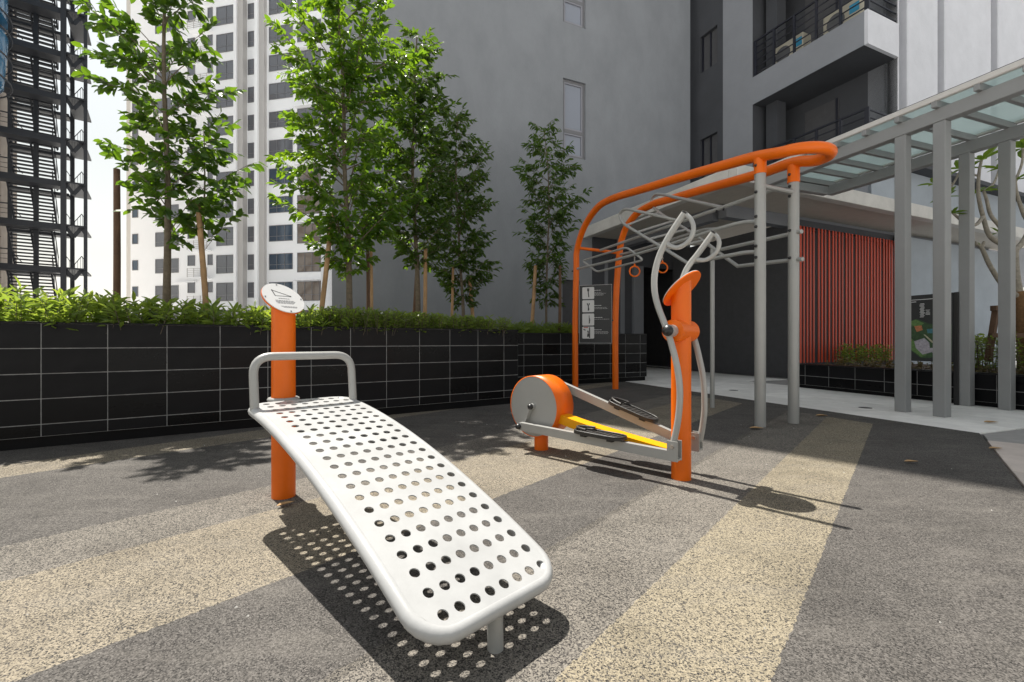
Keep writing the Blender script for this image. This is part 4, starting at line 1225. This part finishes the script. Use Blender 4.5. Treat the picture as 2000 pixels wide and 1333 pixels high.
        for (a, b) in strokes:
            st.beam(pt(u0 + a[0] * su, v0 + a[1] * .205, .009), pt(u0 + b[0] * su, v0 + b[1] * .205, .009), .018 if k < 2 or k == 3 else .01, .001, nrm)
        st.build('figure', M['inkdark'], pc_)
        if extra:
            MB().beam(pt(u0 + .12 * su, v0 + .08 * .205, .009), pt(u0 + .5 * su, v0 + .06 * .205, .009), .014, .001, nrm).build('mark', M['red'], pc_)
        tx_ = MB()
        lines = {0: [(.09, .21, .008), (.125, .24, .004), (.145, .36, .004), (.16, .3, .004), (.175, .28, .004)], 1: [(.315 - .26 + .07, .23, .008), (.16, .38, .004), (.18, .42, .004)],
                 2: [(.1, .26, .009), (.13, .47, .004)], 3: [(.085, .23, .008), (.115, .43, .004), (.13, .44, .004), (.15, .42, .004)]}[k]
        for dv_, ln, h in lines:
            u = .46
            while u < .46 + ln:
                wl = rr.uniform(.03, .07)
                tx_.beam(pt(u, v0 + dv_ - .03, .0068), pt(min(u + wl, .46 + ln), v0 + dv_ - .03, .0068), h, .001, nrm)
                u += wl + .012
        tx_.build('text_lines', M['inkwhite'], pn, kind='stuff')
    for v in (.08, .36, .64, .93):
        for u in (.045, .955): MB().cyl(pt(u, v, .006), pt(u, v, .014), .011, 10).build('bolt', M['black'], pn)
make_station()

# ---- map sign by the path ----------------------------------------------
def make_map():
    a = 7.50
    t = thing('map_sign', A2(a, 3.85), 'black free standing map board with a green site plan behind the pergola posts', 'sign')
    b0, b1 = 3.58, 4.16
    MB().bbox(A2(a, (b0 + b1) / 2, 1.02), b1 - b0, .045, .92, W2, b=.003).build('board', M['panel'], t)
    MB().bbox(A2(a + .005, b0 - .028, .74), .05, .07, 1.48, W2, b=.003).build('leg', M['black'], t)
    MB().bbox(A2(a + .005, b1 + .028, .74), .05, .07, 1.48, W2, b=.003).build('leg', M['black'], t)
    def pt(u, v, k): return A2(a - .0225 - k, b1 - u * (b1 - b0), 1.48 - v * .92)
    colors = {'g': (.10, .19, .055), 'g2': (.035, .075, .03), 'o': (.42, .16, .07), 'bl': (.05, .17, .21), 'l': (.34, .32, .36), 'y': (.45, .43, .30)}
    cm = {k: mat('map_' + k, c, .5, noise=.35, nscale=30) for k, c in colors.items()}
    def poly(pts, m, k):
        MB().prism([pt(u, v, k) for u, v in pts][::-1], -U2 * .0006).build('map_patch', cm[m], t)
    poly([(.02, .42), (.3, .36), (.55, .44), (.97, .46), (.97, .93), (.7, .93), (.5, .95), (.38, .95), (.2, .85), (.04, .72)], 'g2', .0005)
    poly([(.06, .42), (.28, .37), (.45, .43), (.36, .47), (.1, .47)], 'g', .0015)
    poly([(.04, .70), (.2, .66), (.5, .9), (.4, .94), (.2, .84)], 'g', .0015)
    poly([(.25, .47), (.4, .46), (.42, .53), (.3, .56)], 'o', .0016)
    poly([(.06, .66), (.14, .63), (.2, .69), (.1, .71)], 'o', .0025)
    poly([(.5, .52), (.92, .49), (.95, .62), (.78, .63), (.7, .58), (.52, .58)], 'bl', .0016)
    poly([(.25, .70), (.45, .65), (.55, .72), (.56, .80), (.95, .78), (.95, .90), (.66, .91), (.6, .86), (.42, .90), (.28, .80)], 'l', .0026)
    poly([(.62, .62), (.8, .60), (.82, .70), (.74, .73)], 'l', .0022)
    poly([(.44, .60), (.47, .60), (.62, .70), (.9, .76), (.9, .775), (.6, .72)], 'y', .0032)
    poly([(.75, .87), (.9, .86), (.9, .91), (.76, .915)], 'g', .0034)
    tx_ = MB()
    rr = random.Random(9)
    tx_.box(pt(.5, .07, .001), .48, .001, .007, W2)
    tx_.box(pt(.2, .10, .001), .1, .001, .008, W2)
    for i in range(13):
        tx_.box(pt(.40 + rr.uniform(0, .02), .135 + i * .0165, .001), rr.uniform(.04, .06), .001, .006, W2)
        if 5 < i < 11: tx_.box(pt(.52, .135 + i * .0165, .001), rr.uniform(.03, .06), .001, .005, W2)
    tx_.build('text_lines', M['inkwhite'], t, kind='stuff')
    t2 = MB()
    for i in range(9):
        t2.box(pt(.78, .135 + i * .0165, .001), rr.uniform(.06, .1), .001, .003, W2)
    t2.build('text_lines', M['signink'], t, kind='stuff')
make_map()

# ================================================================== VEGETATION
LEAF = np.array([[0, 0, 0], [.34, .5, .07], [.72, .38, .05], [1, 0, -.06], [.72, -.38, .05], [.34, -.5, .07], [.36, 0, -.02], [.72, 0, -.03]])
LEAF_F = [(0, 6, 1), (1, 6, 7, 2), (2, 7, 3), (0, 5, 6), (5, 4, 7, 6), (4, 3, 7)]
def leaves_mesh(name, items, m, wr=.42):
    """items: (pos, dir, nrm, L)"""
    n = len(items)
    pos, d, nr, L = (np.array([i[k] for i in items], dtype=float) for k in range(4))
    d /= np.linalg.norm(d, axis=1)[:, None]
    sd2 = np.cross(nr, d); sd2 /= np.linalg.norm(sd2, axis=1)[:, None] + 1e-9
    up = np.cross(d, sd2)
    vs_ = (pos[:, None, :] + d[:, None, :] * (LEAF[None, :, 0:1] * L[:, None, None]) + sd2[:, None, :] * (LEAF[None, :, 1:2] * wr * L[:, None, None])
           + up[:, None, :] * (LEAF[None, :, 2:3] * L[:, None, None])).reshape(-1, 3)
    fs_ = [tuple(8 * k + i for i in f) for k in range(n) for f in LEAF_F]
    me = bpy.data.meshes.new(name)
    me.from_pydata(vs_.tolist(), [], fs_)
    me.materials.append(m)
    return me
def frame_of(it):
    p, d, nr, L = it
    d = Vector(d).normalized(); s_ = Vector(nr).cross(d).normalized(); u = d.cross(s_)
    Mx = Matrix(((d.x, s_.x, u.x, p[0]), (d.y, s_.y, u.y, p[1]), (d.z, s_.z, u.z, p[2]), (0, 0, 0, 1)))
    return Mx @ Matrix.Diagonal((L, L, L, 1))

def make_tree(label, trunk, r0, env, nbr, leafL, leafm, wr, seed, per_twig, big=0, spread=1.0, bare=.25, droop=.25, group='slender trees in the raised planter'):
    """trunk: polyline; env: (z, radius) list for the crown; bias: (dx, dy)"""
    rnd = random.Random(seed)
    base = Vector(trunk[0])
    t = thing('slender_tree', base, label, 'tree', group)
    tp = spline(trunk, 4)
    n = len(tp)
    MB().tube(tp, [r0 * (1 - .8 * i / (n - 1)) for i in range(n)], 10).build('trunk', M['bark'], t)
    def trunk_at(z):
        for a, b in zip(tp, tp[1:]):
            if a.z <= z <= b.z: return a + (b - a) * ((z - a.z) / (b.z - a.z + 1e-9))
        return tp[-1].copy()
    def rad(z):
        for (z0, r_0), (z1, r_1) in zip(env, env[1:]):
            if z0 <= z <= z1: return r_0 + (r_1 - r_0) * (z - z0) / (z1 - z0)
        return env[-1][1]
    zlo, zhi = env[0][0], env[-1][0]
    br = MB(); items = []
    for i in range(nbr):
        f_ = (i + rnd.random()) / nbr
        zt = zlo + (zhi - zlo) * f_
        Rr = rad(zt) * rnd.uniform(.6, 1.08) * spread
        az = i * 2.39996 + rnd.uniform(-.5, .5)
        z0 = max(zt - Rr * rnd.uniform(.3, 1.1), zlo - .35)
        s_ = trunk_at(z0)
        e = trunk_at(zt) + V(math.cos(az) * Rr, math.sin(az) * Rr * .8, 0)
        e.z = zt + rnd.uniform(-.12, .12)
        midp = s_ * .5 + e * .5 + V(0, 0, Rr * .12) + V(rnd.uniform(-1, 1), rnd.uniform(-1, 1), 0) * Rr * .08
        pts = spline([s_, midp, e], 5)
        rb = .010 * (Rr / .7) * (r0 / .05) ** .5
        br.tube(pts, [rb * (1 - .75 * k / (len(pts) - 1)) for k in range(len(pts))], 5)
        bdir = (e - s_).normalized()
        ntw = max(3, int(Rr / (leafL * .62)))
        for j in range(ntw):
            ff = bare + (1 - bare) * (j + rnd.random() * .8) / ntw
            p0 = pts[min(int(ff * (len(pts) - 1)), len(pts) - 1)]
            sidea = rnd.choice((-1, 1)) * rnd.uniform(.4, 1.2)
            hd = Vector((bdir.x * math.cos(sidea) - bdir.y * math.sin(sidea), bdir.x * math.sin(sidea) + bdir.y * math.cos(sidea), rnd.uniform(-.55, .95))).normalized()
            if j == ntw - 1: hd = bdir.copy()
            tl_ = leafL * rnd.uniform(1.0, 2.2)
            p1 = p0 + hd * tl_ + V(0, 0, -tl_ * .15)
            br.tube([p0, (p0 + p1) / 2 + V(0, 0, tl_ * .05), p1], [.004, .003, .0015], 4)
            for q in range(per_twig):
                g_ = (q + .6) / per_twig
                pp = p0 + (p1 - p0) * g_
                sa = (1 if q % 2 else -1) * rnd.uniform(.5, 1.2) * (1.2 - .8 * g_)
                ld = Vector((hd.x * math.cos(sa) - hd.y * math.sin(sa), hd.x * math.sin(sa) + hd.y * math.cos(sa), hd.z * .6 + rnd.uniform(-.8, .6) - droop)).normalized()
                nr = (V(rnd.gauss(0, .8), rnd.gauss(-.25, .8), 1)).normalized()
                items.append((tuple(pp), tuple(ld), tuple(nr), leafL * rnd.uniform(.65, 1.15)))
    br.build('branches', M['bark'], t)
    items.sort(key=lambda it: it[0][1])
    crown_items = items[big:]
    me = leaves_mesh('crown', crown_items, leafm, wr)
    cr = bpy.data.objects.new('crown', me); col.objects.link(cr); cr.parent = t
    cr.location = -WORLD[t.name]; WORLD[cr.name] = V(0, 0, 0)
    cr['kind'] = 'stuff'
    if big:
        lm = leaves_mesh('leaf', [((0, 0, 0), (1, 0, 0), (0, 0, 1), 1.0)], leafm, wr)
        for it in items[:big]:
            o = bpy.data.objects.new('leaf', lm); col.objects.link(o); o.parent = cr
            o.matrix_local = frame_of(it)
    return len(items)

def PX(lst, Y): return [P(x, y, Y) for x, y in lst]
def zy(y, Y): return CH + (HY - y) * Y / FPX
def stake(p0, p1, label, wd=.05, m='stake', group='timber tree stakes'):
    t = MB()
    d = (Vector(p1) - Vector(p0)).normalized()
    t.tube([Vector(p0), Vector(p0) + (Vector(p1) - Vector(p0)) * .5 + V(.004, 0, 0), Vector(p1)], [wd * .52, wd * .5, wd * .46], 9)
    t.build('tree_stake', M[m], origin=Vector(p0), label=label, cat='stake', group=group)

cnt = 0
Y1 = 5.0
b1 = P(325, 652, Y1); b1.z = .9
cnt += make_tree('broad leaved tree nearest the fire escape stair', [b1] + PX([(326, 560), (328, 425), (326, 300), (320, 150), (322, 0), (330, -110)], Y1), .043,
          [(zy(440, Y1), .30), (zy(380, Y1), .46), (zy(330, Y1), .52), (zy(250, Y1), .48), (zy(150, Y1), .72), (zy(30, Y1), .62), (zy(-60, Y1), .5), (zy(-130, Y1), .3)], 46, .118, M['leaf1'], .60, 21, 8, big=250, droop=.2)
b1b = P(398, 652, 5.25); b1b.z = .9
cnt += make_tree('small leafy tree standing between the broad leaved tree and the sign post', [b1b] + PX([(399, 560), (396, 460), (400, 360), (398, 250)], 5.25), .022,
          [(zy(450, 5.25), .30), (zy(380, 5.25), .40), (zy(300, 5.25), .34), (zy(240, 5.25), .15)], 14, .135, M['leaf1'], .56, 5, 7, big=60)
Y2 = 5.6
b2 = P(683, 650, Y2); b2.z = .9
cnt += make_tree('tallest bright green tree in front of the grey wall edge', [b2] + PX([(682, 560), (680, 470), (673, 330), (671, 200), (664, 80), (655, -60)], Y2), .042,
          [(zy(520, Y2), .22), (zy(470, Y2), .55), (zy(400, Y2), .86), (zy(300, Y2), .80), (zy(200, Y2), .86), (zy(80, Y2), .90), (zy(10, Y2), .66), (zy(-80, Y2), .25)], 82, .104, M['leaf2'], .52, 33, 9, big=250)
Y3 = 6.5
b3 = P(817, 650, Y3); b3.z = .9
cnt += make_tree('second tallest tree, pressed against the bright green one', [b3] + PX([(816, 560), (812, 470), (806, 350), (808, 230), (812, 120), (815, 60)], Y3), .038,
          [(zy(510, Y3), .35), (zy(430, Y3), .62), (zy(320, Y3), .66), (zy(220, Y3), .60), (zy(130, Y3), .42), (zy(65, Y3), .16)], 84, .100, M['leaf3'], .48, 44, 9)
Y4 = 7.2
b4 = P(906, 648, Y4); b4.z = .9
cnt += make_tree('dark leaved tree at the end of the long planter wall', [b4] + PX([(904, 590), (899, 520), (894, 420), (890, 320), (893, 225)], Y4), .03,
          [(zy(585, Y4), .18), (zy(540, Y4), .46), (zy(440, Y4), .62), (zy(340, Y4), .60), (zy(270, Y4), .50), (zy(215, Y4), .15)], 80, .098, M['leaf3'], .42, 55, 9, droop=.4)
Y5 = 9.5
b5 = P(1067, 645, Y5); b5.z = .9
cnt += make_tree('lone small tree in front of the tall narrow window', [b5] + PX([(1067, 590), (1069, 500), (1072, 420), (1070, 330), (1062, 252)], Y5), .028,
          [(zy(590, Y5), .12), (zy(540, Y5), .34), (zy(480, Y5), .48), (zy(430, Y5), .46), (zy(370, Y5), .72), (zy(310, Y5), .58), (zy(248, Y5), .14)], 74, .135, M['leaf3'], .36, 66, 8, droop=.45)

def S(x0, y0, x1, y1, Y, label, wd=.05, m='stake'):
    a = P(x0, y0, Y); a.z = .88; b = P(x1, y1, Y)
    stake(a, b, label, wd, m)
S(228, 640, 228, 331, 6.4, 'tall dark timber stake left of the broad leaved tree', .085, 'darkstake')
S(407, 640, 386, 392, 5.0, 'leaning timber stake right of the broad leaved tree', .058)
S(622, 640, 649, 418, 5.4, 'timber stake leaning right beside the sign post disc', .058)
S(719, 640, 718, 476, 5.9, 'darker upright stake right of the bright green tree', .045, 'darkstake')
S(726, 640, 724.5, 476, 5.8, 'pale upright stake right of the bright green tree', .04)
S(806, 640, 816, 500, 6.6, 'brown leaning stake under the second tallest tree', .055, 'darkstake')
S(829, 640, 831, 486, 6.4, 'pale upright stake under the second tallest tree', .055)
S(881, 640, 885, 522, 7.0, 'thin stake left of the dark leaved tree', .042)
S(926, 640, 917, 540, 7.3, 'stake leaning left at the right of the dark leaved tree', .06)
S(1037, 640, 1046, 520, 9.3, 'stake left of the lone small tree', .075)
S(1093, 640, 1094, 520, 9.3, 'stake right of the lone small tree beside the door', .065, 'darkstake')

def hedge(name, label, o, d, back, t0, t1, depth, zsoil, h, n, leafL, leafm, wr, seed, upright=.5, cat='hedge', stems=True, hvar=.35):
    rnd = random.Random(seed)
    items = []; st = MB()
    o = Vector(o)
    ns = n // 14
    for i in range(ns):
        t_ = rnd.uniform(t0, t1); k = rnd.uniform(.0, depth)
        hh = (h(t_) if callable(h) else h) * rnd.uniform(1 - hvar, 1.0 + hvar * .3)
        p0 = o + d * t_ + back * k + V(0, 0, zsoil)
        p1 = p0 + V(rnd.gauss(0, .05), rnd.gauss(0, .05), hh)
        if stems: st.tube([p0, p1], [.004, .002], 3, caps=False)
        for q in range(14):
            f_ = .15 + .85 * (q + rnd.random()) / 14
            pp = p0 + (p1 - p0) * f_
            az = rnd.uniform(0, 2 * math.pi)
            ld = V(math.cos(az), math.sin(az), rnd.uniform(-.3, 1.0) * upright + (f_ > .85) * .5)
            items.append((tuple(pp), tuple(ld.normalized()), (rnd.gauss(0, .4), rnd.gauss(0, .4), 1), leafL * rnd.uniform(.6, 1.2)))
    t = thing(name, o + d * ((t0 + t1) / 2) + back * (depth / 2) + V(0, 0, zsoil), label, cat)
    me = leaves_mesh('foliage', items, leafm, wr)
    f = bpy.data.objects.new('foliage', me); col.objects.link(f); f.parent = t; f.location = -WORLD[t.name]; f['kind'] = 'stuff'
    if stems: st.build('stems', M['bark'], t)
    return t, items
HB = B1
h1, it1 = hedge('flowering_hedge', 'leafy flowering hedge with violet blossoms along the left of the black planter', O1, D1, HB, -2.3, 2.35, .75, .90, lambda t_: .42 - .05 * (t_ + 2), 7000, .115, M['hedge1'], .26, 3, .95)
h2, it2 = hedge('clipped_hedge', 'lower dense hedge along the black planter right of the sign post', O1, D1, HB, 2.1, 4.4, .7, .90, lambda t_: .30 - .03 * (t_ - 2), 10000, .062, M['hedge2'], .36, 4, .5, hvar=.15)
# blossoms
def blossoms(parent, items, n, m, seed, top=.12):
    rnd = random.Random(seed)
    hi = sorted(items, key=lambda i: -i[0][2])[:max(60, int(len(items) * top))]
    for i in range(n):
        p = Vector(rnd.choice(hi)[0]) + V(0, -.02, .03)
        mb = MB()
        for k in range(5):
            a = 2 * math.pi * k / 5 + rnd.random()
            e = V(math.cos(a), math.sin(a) * .6 - .3, .5 + .4 * math.sin(a)).normalized()
            s_ = e.cross(V(0, -1, .4)).normalized()
            mb.add([p, p + e * .014 + s_ * .010, p + e * .026, p + e * .014 - s_ * .010], [(0, 1, 2, 3)])
        mb.build('blossom', m, parent)
blossoms(h1, it1, 16, M['violet'], 8); blossoms(h2, it2, 4, M['whitepetal'], 9)
for k, (x, wd, lab) in enumerate(((1010, .28, 'grassy tuft nearest the corner of the two planter walls'), (1042, .3, 'grassy tuft below the lone tree stake'), (1074, .3, 'grassy tuft at the foot of the lone small tree'), (1106, .25, 'grassy tuft beside the first orange rear post'))):
    p_ = P(x, 640, 8.75 + k * .16)
    hedge('grass_tuft', lab, (p_.x - wd / 2, p_.y, 0), V(1, 0, 0), V(0, 1, 0), 0, wd, .3, .90, .24, 420, .14, M['hedge2'], .14, 70 + k, 1.0, cat='plant', stems=False)
h3, it3 = hedge('clipped_hedge', 'rounded green hedge in the low planter by the pergola', A2(8.15, 4.2), -W2, U2, 0, 4.8, 1.0, .36, .56, 9000, .06, M['hedge2'], .5, 12, .4, hvar=.15)
h4, it4 = hedge('ground_cover', 'brownish low ground cover along the edge of the low planter', A2(7.85, 5.6), -W2, U2, 0, 5.6, .5, .36, .15, 3600, .06, M['browncover'], .45, 13, .4, cat='plant')
for k, (p_, q_, lab) in enumerate(((4.3, .55, 'small leafy shrub at the left foot of the red slats'), (5.0, .6, 'small leafy shrub at the middle of the red slats'), (5.75, .6, 'small leafy shrub at the right of the red slats'))):
    c_ = B(p_, q_)
    hedge('small_shrub', lab, c_ - U * .25, U, Wd, 0, .55, .3, .3, .42, 420, .075, M['hedge2'], .5, 90 + k, .5, cat='plant')

# frangipani in the low planter
def frangipani():
    Yf = 6.25
    base = P(2003, 700, Yf); base.z = .36
    t = thing('frangipani_tree', base, 'bare branched frangipani with big leaves behind the pergola posts', 'tree')
    def br(pts, r0, r1, m='barkpale', nm='branch'):
        pp = spline([P(x, y, Yf + dy) for x, y, dy in pts], 4)
        MB().tube(pp, [r0 + (r1 - r0) * i / (len(pp) - 1) for i in range(len(pp))], 10).build(nm, M[m], t)
    trk = spline([base, P(2000, 650, Yf), P(1994, 600, Yf), P(1990, 570, Yf)], 4)
    MB().tube(trk, [.085 - .02 * i / (len(trk) - 1) for i in range(len(trk))], 12).build('trunk', M['burlap'], t)
    br([(1990, 575, 0), (1984, 540, 0), (1982, 505, .02), (1983, 488, .03)], .05, .038)
    br([(1988, 580, 0), (1968, 566, -.05), (1953, 551, -.08), (1932, 517, -.12), (1917, 485, -.15), (1903, 475, -.2)], .036, .022)
    br([(1917, 487, -.15), (1922, 473, -.15)], .02, .016)
    br([(1983, 490, .03), (1953, 476, 0), (1932, 460, 0), (1920, 424, 0), (1911, 382, 0), (1912, 340, 0), (1917, 314, 0)], .036, .016)
    br([(1970, 478, .03), (1954, 445, .1), (1935, 421, .12), (1927, 391, .1), (1921, 373, .1)], .03, .016)
    br([(1983, 490, .03), (2000, 470, .1), (2012, 440, .1), (2000, 421, .1), (1986, 379, .1), (1983, 352, .1)], .036, .016)
    br([(1920, 424, 0), (1905, 440, -.2), (1880, 432, -.3), (1862, 418, -.35)], .024, .014)
    br([(1921, 373, .1), (1940, 360, .2), (1952, 330, .3)], .016, .013)
    br([(1984, 352, .1), (1996, 320, .1), (1998, 290, .1)], .017, .013)
    tips = [(1917, 314, 0, 9, .26), (1862, 418, -.35, 8, .17), (1921, 373, .1, 6, .2), (1952, 330, .3, 8, .24), (1985, 352, .1, 7, .22), (1903, 475, -.2, 2, .12), (1998, 290, .1, 9, .27), (1950, 455, .1, 4, .2), (1880, 330, .2, 7, .24), (1848, 385, .3, 7, .2), (1825, 360, .35, 5, .2)]
    br([(1912, 345, 0), (1896, 340, .1), (1880, 330, .2), (1862, 360, .25), (1848, 385, .3)], .014, .012)
    br([(1862, 360, .25), (1845, 355, .3), (1825, 360, .35)], .011, .01)
    lm = leaves_mesh('leaf', [((0, 0, 0), (1, 0, 0), (0, 0, 1), 1.0)], M['frangi'], .34)
    rnd = random.Random(2)
    for x, y, dy, n, L in tips:
        c = P(x, y, Yf + dy)
        for k in range(n):
            az = 2 * math.pi * k / n + rnd.uniform(-.3, .3)
            d = V(math.cos(az), math.sin(az), rnd.uniform(-.35, .7)).normalized()
            Mx = frame_of((tuple(c), tuple(d), (rnd.gauss(0, .25), rnd.gauss(0, .25), 1), L * rnd.uniform(.7, 1.1)))
            inst('leaf', lm, None, t, M=Mx)
    # timber support frame
    fr = thing('tree_support', A2(8.2, 3.0, .36), 'brown timber support frame around the frangipani trunk', 'tree support')
    MB().beam(P(1930, 705, 6.15), P(1946, 600, 6.15), .06, .06, W2).build('leg', M['darkstake'], fr)
    MB().beam(P(2030, 720, 6.0), P(2012, 600, 6.15), .06, .06, W2).build('leg', M['darkstake'], fr)
    MB().beam(P(1934, 656, 6.1), P(2030, 656, 6.1), .05, .06).build('rail', M['darkstake'], fr)
    MB().bbox(P(1945, 603, 6.1), .08, .08, .07).build('block', M['darkstake'], fr)
frangipani()

# ================================================================== SMALL THINGS
def dry_leaf(x, y, ang, L, label, m='dryleaf'):
    c = G(x, y)
    e = V(math.cos(ang), math.sin(ang), 0); s_ = V(-e.y, e.x, 0)
    rows = []
    mb = MB()
    n = 7
    vs_ = []
    for i in range(n):
        f_ = i / (n - 1)
        wv = L * .2 * math.sin(math.pi * (f_ ** .8)) + .001
        zz = .006 + .02 * (f_ - .4) ** 2 + .004
        for k in (-1, 0, 1): vs_.append(c + e * (L * (f_ - .5)) + s_ * (wv * k) + V(0, 0, zz + (abs(k) * wv * .55)))
    F = []
    for i in range(n - 1):
        for k in range(2): F.append((3 * i + k, 3 * i + 3 + k, 3 * i + 4 + k, 3 * i + 1 + k))
    mb.add(vs_, F, True)
    mb.build('fallen_leaf', M[m], origin=c, label=label, cat='leaf', group='dry fallen leaves')
dry_leaf(558, 990, .75, .085, 'dry curled leaf at the foot of the bench sign post')
dry_leaf(1478, 840, -.2, .13, 'dry leaf lying by the base of the nearer grey post')
dry_leaf(1605, 815, -.1, .13, 'dry leaf on the dark border right of the grey posts')
dry_leaf(1780, 906, -.1, .09, 'thin dry leaf at the edge of the building shadow')
dry_leaf(1936, 828, -.2, .13, 'dry leaf on the pale path in front of the pergola')
dry_leaf(1945, 880, -.1, .1, 'dry leaf on the edge between rubber and pink paving')
def drain(x, y, label):
    c = G(x, y); c.z = .003
    t = thing('drain_cover', c, label, 'drain cover', 'round drain covers in the path')
    MB().cyl(c, c + V(0, 0, .006), .085, 24).build('rim', M['path'], t)
    MB().cyl(c + V(0, 0, .001), c + V(0, 0, .009), .07, 24).build('lid', M['drain'], t)
drain(1433, 764.5, 'round drain cover on the path between the grey posts')
drain(1690, 799, 'round drain cover on the path left of the pergola posts')
c_ = P(298, 617, 4.25)
gb = thing('garden_light_box', c_, 'small grey louvred box light among the hedge leaves', 'garden light')
MB().bbox(c_, .12, .08, .10, D1, b=.006).build('case', M['boxgrey'], gb)
lv = MB()
for i in range(3): lv.box(c_ - B1 * .042 + V(0, 0, -.028 + i * .028), .1, .012, .01, D1)
lv.build('louvre', M['walldark'], gb)
# bits of grit on the rubber
rnd = random.Random(77)
gr = MB()
for i in range(70):
    c = V(rnd.uniform(-2.6, 3.2), rnd.uniform(1.1, 4.6), .0)
    s_ = rnd.uniform(.002, .0045)
    gr.add([c + V(-s_, -s_, 0), c + V(s_ * 1.4, -s_ * .6, 0), c + V(.3 * s_, s_ * 1.2, 0), c + V(0, 0, s_ * 1.3)], [(0, 1, 3), (1, 2, 3), (2, 0, 3)])
gr.build('grit', M['concrete'], kind='stuff', label='pale bits of grit scattered over the rubber surface')
print('leaves', cnt, 'objects', len(bpy.data.objects))
